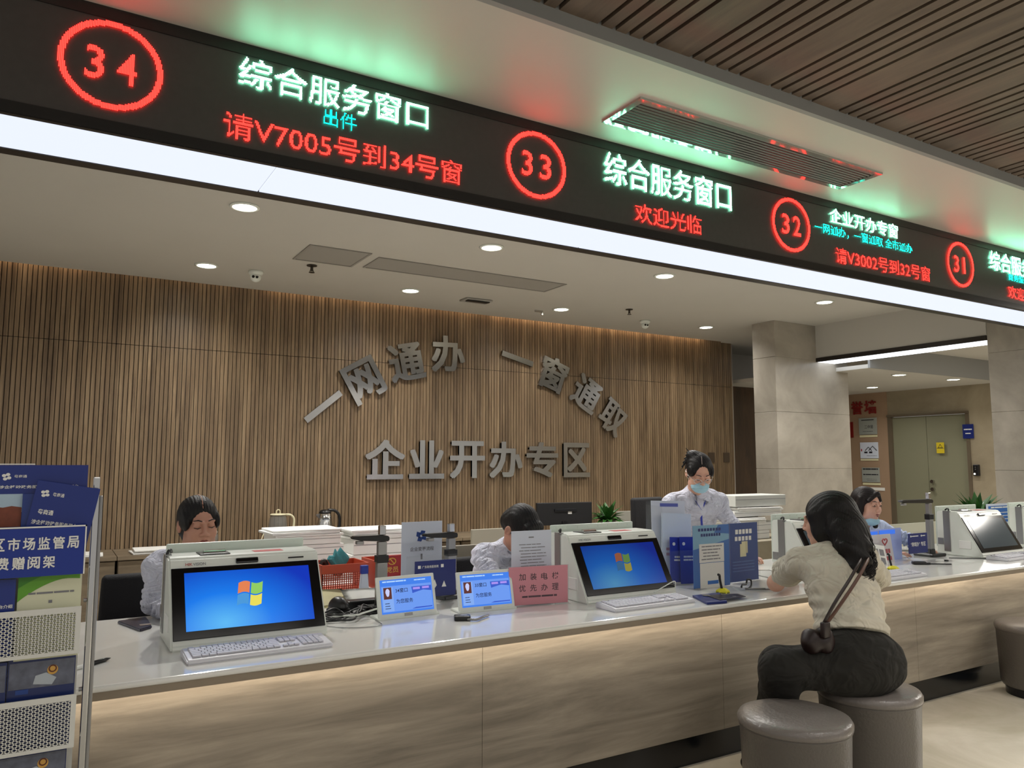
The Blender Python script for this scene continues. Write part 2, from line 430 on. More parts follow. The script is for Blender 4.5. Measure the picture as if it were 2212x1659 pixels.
# door in the end wall
bm = B(); box(bm, (12.02, 6.55, 0), (12.06, 7.186, 2.245)); box(bm, (12.02, 7.192, 0), (12.06, 7.76, 2.245)); d1 = struct('door_1', bm, mat('sage_door', '#7c7b65', .5))
bm = B(); box(bm, (11.98, 7.76, 0), (12.06, 7.83, 2.26)); box(bm, (11.98, 6.50, 0), (12.06, 6.55, 2.26)); box(bm, (11.96, 6.50, 2.25), (12.06, 7.83, 2.285)); o = obj('door_frame', bm, mat('door_frame_brown', '#5d5242', .5), d1, world=True)
bm = B(); cyl(bm, (0, 0, 0), .028, .05, M=T(12.02, 7.12, 1.2) @ RY(-90)); cyl(bm, (0, 0, 0), .028, .05, M=T(12.02, 7.12, 1.08) @ RY(-90)); obj('door_lock', bm, M_steel, d1, world=True)
# brown doors in the recess
bm = B(); box(bm, (8.63, 8.72, 0), (8.99, 8.78, 2.55)); struct('door_2', bm, wood('dark_door', '#3d2c1c', '#5c442c', (4, 4, .7), .45, 2))
bm = B(); box(bm, (8.72, 8.45, 0), (8.80, 8.53, 2.78)); struct('trim_5', bm, mat('pale_wood_post', '#8d7457', .5))
bm = B(); box(bm, (8.80, 8.5, 0), (10.2, 8.56, 2.78)); struct('door_3', bm, wood('dark_door2', '#33241a', '#4c3826', (4, 4, .7), .45, 2))
# hidden warm cove strip over the slats
t = thing('cove_light', 'warm light strip hidden in the ceiling cove above the slat wall', 'ceiling light', (4, YB-.03, ZC+.1))
for a, b_, s_ in ((-2, .2, .9), (.25, 1.6, .25), (1.8, 4.4, .9), (4.5, 8.0, 1.7)):
    bm = B(); box(bm, (a, YB-.06, ZC+.085), (b_, YB-.035, ZC+.10)); obj('led_tape', bm, em('cove_glow%.2f' % s_, (1, .68, .42), 9*s_), t, world=True)

# ------------------------------------------------------------------ display board
t = thing('led_display_board', 'long black LED display board with red window numbers and glowing Chinese text', 'display board', (2.5, YF, ZB))
bm = B(); box(bm, (XL, YF-.0, ZB+.042), (8.375, YF+.03, ZS)); obj('screen_panel', bm, mat('led_panel_black', '#413e3c', .45, vary=.15, vscale=30), t, world=True)
bm = B(); box(bm, (XL, YF-.006, ZS-.05), (8.375, YF, ZS)); box(bm, (XL, YF-.006, ZB+.0), (8.375, YF, ZB+.045)); obj('board_frame', bm, mat('led_frame', '#1d1b1a', .3), t, world=True)
yl = YF-.0075
def ring(u, v):
    r = np.hypot((u-.5)*2, (v-.5)*2); return (r < 1) & (r > .875)
def gp(x0, x1, z0, z1): a, b = k(x0, z0); c, d = k(x1, z1); return a, c, b, d
for n, cx in (('34', .102), ('33', 1.712), ('32', 3.322), ('31', 4.927)):
    led('number_ring', '', *gp(cx-.149, cx+.149, 2.612, 2.902), M_lred, t, yl, shape=ring)
    led('window_number', n[0], *gp(cx-.074, cx-.018, 2.703, 2.812), M_lred, t, yl, bold=.01)
    led('window_number', n[1], *gp(cx+(.016 if n[1] != '1' else .030), cx+(.074 if n[1] != '1' else .052), 2.703, 2.812), M_lred, t, yl, bold=.01)
led('title_text', '综合服务窗口', *gp(.49, 1.205, 2.795, 2.903), M_lwhite, t, yl, bold=.004)
led('notice_text', '出件', *gp(.79, .917, 2.722, 2.785), M_lcyan, t, yl-.001)
led('call_text', '请V7005号到34号窗', *gp(.446, 1.357, 2.60, 2.695), M_lred, t, yl)
led('title_text', '综合服务窗口', *gp(2.075, 2.875, 2.752, 2.90), M_lwhite, t, yl, bold=.004)
led('call_text', '欢迎光临', *gp(2.25, 2.667, 2.60, 2.688), M_lred, t, yl)
led('title_text', '企业开办专窗', *gp(3.645, 4.27, 2.825, 2.912), M_lwhite, t, yl, bold=.004)
led('notice_text', '一网通办，一窗通取 全市通办', *gp(3.51, 4.405, 2.752, 2.812), M_lcyan, t, yl-.001)
led('call_text', '请V3002号到32号窗', *gp(3.68, 4.58, 2.602, 2.693), M_lred, t, yl)
led('title_text', '综合服务窗口', *gp(5.28, 6.08, 2.775, 2.905), M_lwhite, t, yl, bold=.004)
led('notice_text', '商务服务', *gp(5.50, 5.76, 2.728, 2.775), M_lcyan, t, yl-.001)
led('call_text', '欢迎光临', *gp(5.49, 5.91, 2.605, 2.69), M_lred, t, yl)
# ------------------------------------------------------------------ soffit grille
vx0, vx1, vy0, vy1 = 2.43, 4.40, 2.825, 3.14
t = thing('air_vent', 'long glossy air conditioning grille set in the white soffit', 'vent', (3.4, 3, ZS))
bm = B(); f_ = .035
for lo, hi in (((vx0, vy0), (vx1, vy0+f_)), ((vx0, vy1-f_), (vx1, vy1)), ((vx0, vy0+f_), (vx0+f_, vy1-f_)), ((vx1-f_, vy0+f_), (vx1, vy1-f_))): box(bm, (lo[0], lo[1], ZS-.012), (hi[0], hi[1], ZS))
obj('vent_frame', bm, mat('glossy_white_metal', '#b9bbb6', .08, .7), t, world=True)
bm = B(); box(bm, (vx0+.02, vy0+.02, ZS-.003), (vx1-.02, vy1-.02, ZS-.001)); obj('vent_cavity', bm, M_black, t, world=True)
bm = B(); y = vy0+f_
while y < vy1-f_-.005:
    box(bm, (0, -.008, -.001), (vx1-vx0-2*f_, .0015, .0012), T(vx0+f_, y+.01, ZS-.008) @ RX(-35)); y += .0255
obj('louvres', bm, mat('louvre_metal', '#5c605c', .3, .6), t, world=True)

# ------------------------------------------------------------------ ceiling fittings
def downlight(x, y, z, label, power=16, grp='recessed downlights in the office ceiling'):
    t = thing('downlight', label, 'ceiling light', (x, y, z), 0, grp)
    bm = B(); lathe(bm, [(.10, -.001), (.10, -.007), (.082, -.012), (.08, .0), (.08, .002)], seg=32); obj('trim_ring', bm, M_white, t, smooth=True)
    bm = B(); cyl(bm, (0, 0, -.008), .078, .004, 32); obj('lamp_lens', bm, M_down, t)
    l = bpy.data.lights.new('downlight_lamp', 'SPOT'); l.energy = power*10; l.spot_size = R(150); l.spot_blend = 1; l.color = (1, .97, .92); l.shadow_soft_size = .05
    lo = bpy.data.objects.new('downlight_lamp', l); link(lo); lo.parent = t; lo.location = (0, 0, -.02)
row1 = ['front row downlight above the left clerk, nearest the light panel', 'front row downlight left of the ceiling access panels', 'front row downlight above the wall lettering arc', 'front row downlight next to the marble pillar']
for x, lb in zip((1.06, 3.01, 4.88, 7.19), ('front row downlight farthest left, close below the light panel', 'front row downlight above the long access panel', 'front row downlight right of the smoke detector', 'front row downlight nearest the marble pillar')):
    downlight(x, 5.37, ZC, lb, 26)
for x, lb in zip((1.11, 3.08, 4.95, 7.23), ('back row downlight left of the dome camera', 'back row downlight below the long access panel', 'back row downlight beside the small bracket sprinkler', 'back row downlight nearest the right end of the slat wall')):
    downlight(x, 7.19, ZC, lb, 11)
for (x, y), lb in zip(((11.04, 7.44), (9.77, 6.18), (10.97, 6.13)), ('small downlight close above the honour wall', 'far downlight next to the portal pillar', 'far downlight above the sage green door')):
    downlight(x, y, ZR, lb, 6, 'downlights in the far low ceiling')
for (x0, x1, y0, y1, lb) in ((1.71, 2.24, 6.05, 6.57, 'square grey access hatch in the office ceiling'), (2.33, 4.29, 6.13, 6.53, 'long grey access hatch in the office ceiling')):
    t = thing('ceiling_hatch', lb, 'ceiling hatch', ((x0+x1)/2, (y0+y1)/2, ZC))
    bm = B(); box(bm, (x0+.02, y0+.02, ZC-.004), (x1-.02, y1-.02, ZC-.001)); obj('panel', bm, mat('hatch_grey', '#98958f', .6), t, world=True)
    bm = B()
    for lo, hi in (((x0, y0), (x1, y0+.02)), ((x0, y1-.02), (x1, y1)), ((x0, y0+.02), (x0+.02, y1-.02)), ((x1-.02, y0+.02), (x1, y1-.02))): box(bm, (lo[0], lo[1], ZC-.008), (hi[0], hi[1], ZC-.001))
    obj('panel_frame', bm, mat('hatch_frame', '#8c8983', .5), t, world=True)
def sprinkler(x, y, z, lb, m_=M_steel, s=1):
    t = thing('sprinkler', lb, 'sprinkler', (x, y, z))
    bm = B(); cyl(bm, (0, 0, -.006*s), .035*s, .006*s); cyl(bm, (0, 0, -.04*s), .01*s, .035*s, 12); obj('escutcheon', bm, m_, t)
    bm = B(); cyl(bm, (0, 0, -.052*s), .02*s, .003*s, 14)
    for a in (-1, 1): tube(bm, [(a*.008*s, 0, -.03*s), (a*.014*s, 0, -.042*s), (0, 0, -.052*s)], .002*s, 6)
    obj('deflector', bm, m_, t)
sprinkler(1.92, 6.71, ZC, 'bronze sprinkler below the square ceiling hatch', mat('dark_metal', '#4a443d', .35, .7), 1.3)
sprinkler(5.63, 6.8, ZC, 'bronze sprinkler between two right-hand downlights', mat('dark_metal'), 1.2)
sprinkler(1.47, 2.05, ZW, 'chrome sprinkler hanging from the dark slatted hall ceiling', M_chrome, 1.6)
t = thing('bracket', 'small metal bracket beside a back row downlight', 'ceiling bracket', (4.78, 7.39, ZC))
bm = B(); box(bm, (-.06, -.01, -.02), (.03, .01, 0)); box(bm, (.03, -.01, -.05), (.045, .01, .0)); obj('arm', bm, M_steel, t)
for x, y, lb in ((1.54, 7.19, 'white dome security camera left under the office ceiling'), (6.25, 7.25, 'white dome security camera near the right end of the slat wall')):
    t = thing('dome_camera', lb, 'security camera', (x, y, ZC))
    bm = B(); lathe(bm, [(.062, 0), (.066, -.02), (.05, -.04)]); obj('base', bm, M_white, t, smooth=True)
    bm = B(); bmesh.ops.create_uvsphere(bm, u_segments=24, v_segments=14, radius=.048); bmesh.ops.translate(bm, verts=bm.verts, vec=(0, 0, -.055)); obj('camera_ball', bm, M_white, t, smooth=True)
    bm = B(); cyl(bm, (-.012, 0, 0), .012, .01, M=T(-.02, -.04, -.065) @ RX(75)); cyl(bm, (.022, 0, 0), .012, .01, M=T(-.02, -.04, -.065) @ RX(75)); obj('lens', bm, M_bezel, t)
t = thing('smoke_detector', 'flat grey air outlet with dark curved slot in the office ceiling', 'smoke detector', (3.88, 7.26, ZC))
bm = B(); box(bm, (-.16, -.09, -.02), (.16, .09, 0), bev=.008); obj('body', bm, mat('hatch_grey'), t)
bm = B(); box(bm, (-.13, -.07, -.03), (.13, .0, -.019)); obj('slot', bm, M_black, t)

# ------------------------------------------------------------------ wall lettering
def wall_letter(ch, cx, cz, w, h, ang, lb, grp, mm=None):
    t_ = obj('wall_letter', text(B(), ch, -w/2, -h/2, w, h, y=0, th=.035, bold=.008, fat=.022), mm or M_steel)
    setp(t_, lb, 'wall letter', grp); t_.location = (cx, YB-.012, cz); t_.rotation_euler = (0, R(-ang), 0)
    return t_
g1 = 'steel characters in the upper arc'
arc = [('一', 1.962, 1.967, .37, .052, 40, 'far left stroke'), ('网', 2.318, 2.21, .31, .34, 30, ''), ('通', 2.715, 2.395, .33, .33, 12, ''), ('办', 3.128, 2.50, .33, .33, 2, ''),
       ('一', 3.885, 2.508, .35, .05, -14, ''), ('窗', 4.309, 2.38, .31, .33, -20, ''), ('通', 4.717, 2.20, .33, .33, -31, ''), ('取', 5.055, 1.965, .31, .32, -36, '')]
desc = ['left end stroke character 一 reflecting red and green light', 'character 网 in the arc', 'first character 通, left of the arc top', 'character 办 at the top of the arc', 'short character 一 right of the arc gap', 'character 窗 in the arc', 'second character 通, right side of the arc', 'character 取 ending the arc at right']
for (ch, cx, cz, w_, h_, a_, _), d_ in zip(arc, desc):
    X_, Z_ = k(cx, cz); wall_letter(ch, X_, Z_, w_*K, h_*K, a_, 'brushed steel ' + d_, g1)
for ch, x0, x1, d_ in (('企', 2.344, 2.708, 'first'), ('业', 2.756, 3.093, 'second'), ('开', 3.16, 3.517, 'third'), ('办', 3.575, 3.935, 'fourth'), ('专', 3.989, 4.352, 'fifth'), ('区', 4.427, 4.746, 'last')):
    X_, Z_ = k((x0+x1)/2, 1.522); wall_letter(ch, X_, Z_, (x1-x0)*K*.98, .335*K, 0, 'steel character %s, %s in the straight lower row' % (ch, d_), 'steel characters in the lower row')
# switches
for x, lb in ((8.12, 'left dark switch plate at the end of the slat wall'), (8.42, 'right dark switch plate at the end of the slat wall')):
    bm = B(); box(bm, (x-.06, YB-.012, 1.50), (x+.06, YB-.001, 1.64), bev=.004); setp(obj('switch_plate', bm, mat('brown_switch', '#4b3d30', .4)), lb, 'switch')

# ------------------------------------------------------------------ honour wall and door signs
def wsign(name, lb, cat, y0, y1, z0, z1, m_, th=.012):
    t = thing(name, lb, cat, (12-.02, (y0+y1)/2, z0), rot=(0, 0, R(-90)))      # local x runs to -y in the room, face towards -x
    bm = B(); box(bm, (-(y1-y0)/2, -th, 0), ((y1-y0)/2, .0, z1-z0)); obj('plate', bm, m_, t); return t, (y1-y0), z1-z0, th
bz = mat('red_letters', '#7c1a16', .4)
for ch, yc, lb in (('荣', 8.72, 'dark red character 荣 on the peach honour wall'), ('誉', 8.38, 'dark red character 誉 on the peach honour wall'), ('墙', 8.125, 'dark red character 墙 at the right end of the heading')):
    o = obj('wall_letter', text(B(), ch, -.115, -.115, .23, .23, y=0, th=.012, bold=.02), bz); setp(o, lb, 'wall letter', 'honour wall heading'); o.location = (11.983, yc, 2.44); o.rotation_euler = (0, 0, R(-90))
pl = mat('pewter_plaque', '#a3a8a3', .3, .3)
t, w_, h_, th = wsign('plaque', 'upper silver plaque on the honour wall', 'plaque', 8.018, 8.353, 1.975, 2.257, pl)
bm = B(); panel(bm, w_*.7, .015, .0005, None, -w_*.35, h_*.85, -th-.001); text(bm, '二中层', -.06, .1, .16, .06, -th-.001); lines(bm, -.1, .05, .2, 1, .02, .006, -th-.001); obj('lettering', bm, M_ink, t)
t, w_, h_, th = wsign('plaque', 'white plaque with two roof outlines on the honour wall', 'plaque', 8.014, 8.347, 1.57, 1.841, M_paper2)
bm = B()
for cx, s_ in ((-.01, .06), (.07, .075)): tube(bm, [(cx-s_, -th-.002, .13), (cx, -th-.002, .13+s_), (cx+s_, -th-.002, .13)], .006, 6)
panel(bm, .06, .03, .0005, None, -.09, .085, -th-.001); panel(bm, .06, .03, .0005, None, 0, .085, -th-.001); lines(bm, -.05, .04, .2, 1, .02, .005, -th-.001); obj('lettering', bm, M_ink, t)
bm = B(); panel(bm, .02, .04, .0005, None, -.15, .12, -th-.001); obj('seal', bm, M_red, t)
t, w_, h_, th = wsign('plaque', 'lower silver plaque on the honour wall, partly behind the clerk', 'plaque', 8.009, 8.333, 1.167, 1.412, pl)
bm = B(); lines(bm, -.14, .21, .28, 1, .02, .022, -th-.001, full=True); lines(bm, -.14, .12, .28, 1, .02, .018, -th-.001, full=True); lines(bm, -.08, .05, .2, 2, .025, .004, -th-.001); obj('lettering', bm, M_ink, t)
for z0, z1, y0, y1, lb in ((1.93, 1.965, 8.02, 8.35, 'narrow pale caption strip under the upper plaque'), (1.53, 1.56, 8.02, 8.35, 'narrow pale caption strip under the white plaque'), (1.12, 1.155, 8.0, 8.33, 'narrow pale caption strip under the lower plaque'), (1.03, 1.08, 7.93, 8.2, 'rounded white strip sign beside the clerk head')):
    wsign('caption_strip', lb, 'label strip', y0, y1, z0, z1, M_cream if z0 > 1.1 else M_paper, .006)
wsign('wall_banner', 'dark red vertical strip at the left of the plaques', 'sign', 8.47, 8.53, 1.93, 2.20, bz, .01)
t, w_, h_, th = wsign('door_sign', 'navy blue sign with two white text lines beside the green door', 'sign', 6.431, 6.591, 1.864, 2.08, M_navy)
bm = B(); lines(bm, -.06, .13, .12, 1, .03, .016, -th-.001, full=True); lines(bm, -.04, .07, .08, 1, .03, .014, -th-.001, full=True); obj('lettering', bm, M_paper, t)
t, w_, h_, th = wsign('warning_sign', 'yellow warning sticker with black triangle on the green door', 'sign', 6.894, 7.017, 1.645, 1.813, mat('warning_yellow', '#c8b21f', .5), .003)
bm = B(); tube(bm, [(-.035, -th-.001, .085), (0, -th-.001, .14), (.035, -th-.001, .085)], .005, 6, closed=True); panel(bm, .11, .006, .0005, None, -.055, .075, -th-.001); obj('warning_symbol', bm, M_ink, t)
t = thing('access_reader', 'black card reader with small lit lamp beside the green door', 'card reader', (11.98, 6.418, 1.30), rot=(0, 0, R(-90)))
bm = B(); box(bm, (-.04, -.04, 0), (.04, .02, .17), bev=.01); obj('body', bm, M_black, t)
bm = B(); cyl(bm, (0, 0, 0), .012, .004, M=T(-.015, -.04, .03) @ RX(90)); obj('lamp', bm, em('reader_lamp', (1, .98, .85), 6), t)
bm = B(); cyl(bm, (0, 0, 0), .008, .003, M=T(0, -.04, .13) @ RX(90)); cyl(bm, (0, 0, 0), .008, .003, M=T(0, -.04, .10) @ RX(90)); obj('button', bm, M_alu, t)

# ------------------------------------------------------------------ counter
ZT = .785
XA, XB = -1.2, 8.375
t = thing('service_counter', 'long service counter with pale stone top and oak front', 'counter', (3, 3.4, 0))
bm = B(); box(bm, (XA, 2.865, ZT-.022), (XB, 4.03, ZT), bev=.0095, seg=3); obj('stone_top', bm, M_stone, t, world=True)
bm = B(); box(bm, (XA, 2.874, .737), (XB, 2.890, ZT-.022)); box(bm, (XA, 2.890, .750), (XB, 4.0, ZT-.022)); obj('edge_board', bm, M_lip, t, world=True)
xs = [XA, .4, 1.96, 3.02+.0, 4.15, 5.9, 7.2, XB]
xs = [XA, -.55, 1.62, 3.03, 4.72, 6.4, XB]
for a, b_ in zip(xs, xs[1:]):
    bm = B(); box(bm, (a+.001, 2.955, .145), (b_-.001, 2.985, .750)); obj('front_panel', bm, M_oak, t, world=True)
bm = B(); box(bm, (XA, 2.99, .13), (XB, 3.9, .750)); obj('carcass', bm, M_oakcab, t, world=True)
bm = B(); box(bm, (XA, 2.985, 0), (XB, 3.02, .145)); obj('kickboard', bm, M_kick, t, world=True)
bm = B(); box(bm, (XA, 2.893, .744), (XB, 2.905, .750)); obj('led_tape', bm, em('warm_tape', (1, .87, .70), 26), t, world=True, label='warm light strip under the counter edge')
# desk behind counter and low cabinets along wall
t = thing('side_desk', 'pale desk behind the counter carrying file boxes and baskets', 'desk', (1.7, 4.6, 0))
bm = B(); box(bm, (1.15, 4.04, ZT-.03), (2.15, 5.15, ZT), bev=.004); obj('desk_top', bm, M_stone, t, world=True)
bm = B(); box(bm, (1.2, 4.08, 0), (1.22, 5.1, ZT-.03)); box(bm, (2.08, 4.08, 0), (2.1, 5.1, ZT-.03)); obj('side_panel', bm, M_oakcab, t, world=True)
for i, (a, b_) in enumerate(((-1.6, -.55), (-.55, .53), (.53, 1.6), (1.6, 2.7), (2.7, 3.8), (3.8, 4.9))):
    lb = ['low oak cabinet at the far left of the slat wall', 'low oak cabinet behind the brochure rack', 'low oak cabinet behind the left clerk holding a paper pile', 'low oak cabinet carrying the two kettles', 'low oak cabinet right of the kettles', 'low oak cabinet behind the centre clerk'][i]
    t = thing('low_cabinet', lb, 'cabinet', ((a+b_)/2, 7.7, 0))
    bm = B(); box(bm, (a+.003, 7.38, .67), (b_-.003, YB-.005, .70)); obj('cabinet_top', bm, M_oakcab, t, world=True)
    bm = B(); box(bm, (a+.01, 7.44, .02), (b_-.01, YB-.01, .67)); obj('carcass', bm, M_oakcab, t, world=True)
    for s_ in (0, 1):
        bm = B(); c_ = (a+b_)/2; box(bm, (a+.015 if s_ == 0 else c_+.003, 7.42, .06), (c_-.003 if s_ == 0 else b_-.015, 7.44, .655)); obj('door', bm, M_oakcab, t, world=True)

# ------------------------------------------------------------------ self-service terminals
def win_logo(bm_list, cx, cz, s, M):
    """four waving panes"""
    out = []
    for i, (sx, sz) in enumerate(((0, 1), (1, 1), (0, 0), (1, 0))):
        bm = B(); n = 8; t = bmesh.new(); top = []; bot = []
        for j in range(n+1):
            u = j/n; xx = (-1.0 if sx == 0 else .06) + u*.94
            wv = .14*math.sin((xx+1)*PI*1.0)
            lean = .14
            z1 = (1.0 if sz else -.06) + wv; z0 = (.06 if sz else -.95) + wv
            top.append((xx+lean*z1, z1)); bot.append((xx+lean*z0, z0))
        pts = [(cx+a*s, cz+b*s) for a, b in bot] + [(cx+a*s, cz+b*s) for a, b in top[::-1]]
        prism(bm, pts, 'y', -.0032, -.0026, M); out.append(bm)
    return out
def desk_mat(name, bright):
    m = bpy.data.materials.new(name); m.use_nodes = True; nt = m.node_tree; b = nt.nodes['Principled BSDF']; N, L = nt.nodes.new, nt.links.new
    tc = N('ShaderNodeTexCoord'); mp = N('ShaderNodeMapping'); mp.inputs['Location'].default_value = (-.20, 0, -.115); mp.inputs['Scale'].default_value = (1.0, 0, 1.5)
    L(tc.outputs['Object'], mp.inputs['Vector']); ln = N('ShaderNodeVectorMath'); ln.operation = 'LENGTH'; L(mp.outputs[0], ln.inputs[0])
    cr = N('ShaderNodeValToRGB'); e = cr.color_ramp.elements; e[0].position = .0; e[0].color = (.10, .50, .95, 1); e[1].position = .40; e[1].color = (.002, .035, .50, 1)
    x = e.new(.18); x.color = (.005, .20, .86, 1)
    L(ln.outputs['Value'], cr.inputs[0]); L(cr.outputs[0], b.inputs['Emission Color']); b.inputs['Emission Strength'].default_value = bright
    b.inputs['Base Color'].default_value = (.005, .005, .01, 1); b.inputs['Roughness'].default_value = .15
    return m
scr_on = desk_mat('desktop_bright', .95); scr_dim = desk_mat('desktop_dim', .42)
scr_off = mat('screen_off', '#4a565e', .12)
def terminal(x, y, z, lb, screen, rz=0, brand='grey', panes=1.0):
    t = thing('service_terminal', lb, 'self-service terminal', (x, y, z), R(rz), 'white self-service terminals on the counter')
    W = .60
    prof = [(.0, .0), (-.002, .018), (.17, .328), (.185, .335), (.34, .335), (.345, 0)]
    bm = B(); prism(bm, prof, 'x', 0, W, bev=.007); obj('housing', bm, M_white, t, smooth=False)
    bm = B(); box(bm, (.012, .345, .06), (W-.012, .357, .372), bev=.006)
    for i in range(8): cyl(bm, (0, 0, 0), .0035, .002, 8, M=T(.05+i*.071, .345, .357) @ RX(90))
    obj('back_plate', bm, M_white2, t)
    th = math.degrees(math.atan2(.172, .31)); Ms = T(0, -.002, .018) @ RX(-th)       # slanted face, z up the slope
    Hs = math.hypot(.172, .31)
    bm = B(); box(bm, (.008, -.006, .024), (W-.008, .004, Hs-.042), Ms, bev=.002); bz_ = obj('bezel', bm, M_bezel, t)
    me = B(); box(me, (.055, -.0022, .055), (W-.05, -.0018+.001, Hs-.065))
    so = obj('screen', me, screen, t); so.matrix_local = Ms @ T(0, -.0055, 0)
    if screen is not scr_off:
        cols = [(.80, .22, .08), (.28, .62, .12), (.06, .32, .72), (.85, .75, .10)]
        for i, b_ in enumerate(win_logo(None, .30, .185, .048, Matrix.Identity(4))):
            c_ = cols[i]; lo_ = obj('logo_pane', b_, em('pane%d_%.2f' % (i, panes), c_, .95*panes), so)
    bm = B(); box(bm, (.255, -.010, Hs-.036), (.345, .0, Hs-.014), Ms, bev=.0045, seg=3); obj('camera_window', bm, M_bezel, t)
    bm = B(); box(bm, (.47, -.0045, Hs-.027), (.535, -.002, Hs-.022), Ms); obj('card_slot', bm, M_black, t)
    bm = B(); box(bm, (.12, .19, .334), (.24, .29, .339), bev=.002); obj('printer_lid', bm, M_black, t)
    bm = B(); cyl(bm, (0, 0, 0), .016, .085, 20, M=T(.14, .23, .336) @ RY(90)); obj('printer_roller', bm, M_chrome, t, smooth=False)
    bm = B(); box(bm, (.34, .20, .3345), (.46, .26, .3362)); obj('sticker', bm, mat('red_sticker', '#c2484a', .5), t, label='red sticker on top')
    bm = B(); text(bm, 'HIK', .062, Hs-.034, .026, .012, -.0042, M=Ms); obj('brand_lettering', bm, mat('brand_red', '#a82a2a', .5) if brand == 'red' else M_greyink, t)
    bm = B(); text(bm, 'VISION', .090, Hs-.034, .048, .012, -.0042, M=Ms); obj('brand_lettering', bm, M_greyink, t)
    bm = B(); box(bm, (-.004, .235, .03), (.001, .285, .325)); box(bm, (-.004, .235, .325), (.02, .285, .34)); obj('side_rail', bm, M_alu, t, label='grey metal rail on the left side')
    bm = B(); tube(bm, smoothpts([(.0, .24, .33), (.008, .245, .352), (.018, .26, .356), (.024, .28, .345)]), .006, 8); obj('cable_loop', bm, M_black, t, smooth=True)
    bm = B(); box(bm, (-.003, .08, .06), (.001, .17, .12), bev=.002); obj('side_port', bm, M_paper, t)
    bm = B(); box(bm, (-.003, .29, .08), (.001, .335, .13), bev=.002); obj('side_port', bm, M_alu, t)
    return t
terminal(.425, 3.205, ZT, 'white self-service terminal nearest the brochure rack, bright blue desktop screen', scr_on, brand='red')
terminal(2.355, 3.205, ZT, 'white self-service terminal beside the pink sign, dim blue desktop screen', scr_dim, panes=.3)
terminal(4.13, 3.22, ZT, 'white self-service terminal half hidden behind the seated customer', scr_off)
terminal(6.03, 3.225, ZT, 'white self-service terminal with dark grey screen, right of the black document camera', scr_off)
terminal(7.10, 3.22, ZT, 'white self-service terminal cut off by the right picture edge', scr_off)
# keyboards
def keyboard(x, y, rz, lb, w_=.53, d_=.155):
    t = thing('keyboard', lb, 'keyboard', (x, y, ZT), R(rz), 'white keyboards in front of the terminals')
    bm = B(); prism(bm, [(0, 0), (0, .016), (.02, .02), (d_-.01, .03), (d_, .026), (d_, 0)], 'x', 0, w_, bev=.005); obj('case', bm, mat('keyboard_white', '#dcdce2', .4), t)
    bm = B(); kx = .02
    Mk = T(0, .018, .0205) @ RX(math.degrees(math.atan2(.010, d_-.03)))
    def key(a, c, wk): box(bm, (a+.0012, c+.0012, 0), (a+wk-.0012, c+.0168, .006), Mk, bev=.001, seg=1)
    u = (w_-.06)/22.5
    for r_ in range(6):
        c = r_*.0195; xx = .02
        row = {0: [1.5, 1.25, 1.25, 6, 1.25, 1.25, 1.25, 1.25], 1: [2.2]+[1]*10+[2.8], 2: [1.8]+[1]*11+[2.2], 3: [1.5]+[1]*12+[1.5], 4: [1]*13+[2], 5: [1, 0]+[1]*12+[1]}[r_]
        for q in row:
            if q: key(xx, c, q*u)
            xx += (q if q else 1)*u
        xx = .02+15.4*u
        if r_ in (0, 3, 4, 5):
            for q in range(3): key(xx+q*u, c, u)
        elif r_ == 1: key(xx+u, c, u)
        xx = .02+18.9*u
        if r_ < 5:
            for q in range(4): key(xx+q*u, c, u)
    obj('keys', bm, mat('keyboard_key', '#c9c9d2', .45), t)
    return t
keyboard(.452, 2.985, 1.0, 'white keyboard lying before the bright blue terminal screen')
keyboard(2.35, 2.975, 1, 'white keyboard lying before the dim blue terminal screen')
keyboard(4.40, 2.905, 1, 'white keyboard right of the seated customer', .40, .12)
keyboard(6.00, 3.03, 3, 'white keyboard at the right picture edge')
def cable(lb, pts, r=.003, m_=None, name='cable'):
    bm = B(); tube(bm, smoothpts(pts, 8), r, 8); return setp(obj(name, bm, m_ or M_black, smooth=True), lb, 'cable')
z1 = ZT+.004
cable('white cable arching over the dim terminal to its keyboard', [(2.96, 3.23, ZT+.012), (2.93, 3.19, ZT+.075), (2.84, 3.17, ZT+.06), (2.76, 3.165, ZT+.034)], .003, M_white)
cable('thin grey cable curving on the counter right of the bright terminal', [(1.05, 3.4, z1), (1.15, 3.28, z1), (1.28, 3.26, z1), (1.30, 3.38, z1)], .0022, M_alu)
random.seed(11)
for i in range(9):
    c_ = (1.17+random.uniform(-.06, .08), 3.52+random.uniform(-.06, .08))
    pts = [(c_[0]-.12+random.uniform(-.03, .03), c_[1]+random.uniform(-.08, .1), ZT+.006)]
    for j in range(4): pts.append((c_[0]-.08+j*.075+random.uniform(-.03, .03), c_[1]+random.uniform(-.07, .07), ZT+.008+.02*random.random()*(j % 2+1)))
    pts.append((c_[0]+.2, c_[1]+.02+random.uniform(-.05, .1), ZT+.006))
    o = cable('', pts, .0045 if i != 4 else .004, M_black if i != 4 else M_white)
    setp(o, 'white cable lying across the tangle of black cables' if i == 4 else 'black cable in the tangle beside the bright terminal', 'cable', None if i == 4 else 'tangled black cables')
t = thing('computer_mouse', 'black computer mouse standing above the cable tangle', 'computer mouse', (1.20, 3.60, ZT), R(20))
bm = B(); bmesh.ops.create_uvsphere(bm, u_segments=24, v_segments=14, radius=1)
for v in bm.verts: v.co = Vector((v.co.x*.04, v.co.y*.06, max(0, v.co.z)*.055+.03))
obj('shell', bm, M_black, t, smooth=True)
bm = B(); box(bm, (-.035, -.05, 0), (.035, .05, .032), bev=.008); obj('base', bm, M_black, t)
t = thing('power_strip', 'black power adapter box behind the left window tablet', 'power adapter', (1.38, 3.72, ZT))
bm = B(); box(bm, (-.1, -.03, 0), (.1, .03, .04), bev=.006); obj('case', bm, M_black, t)
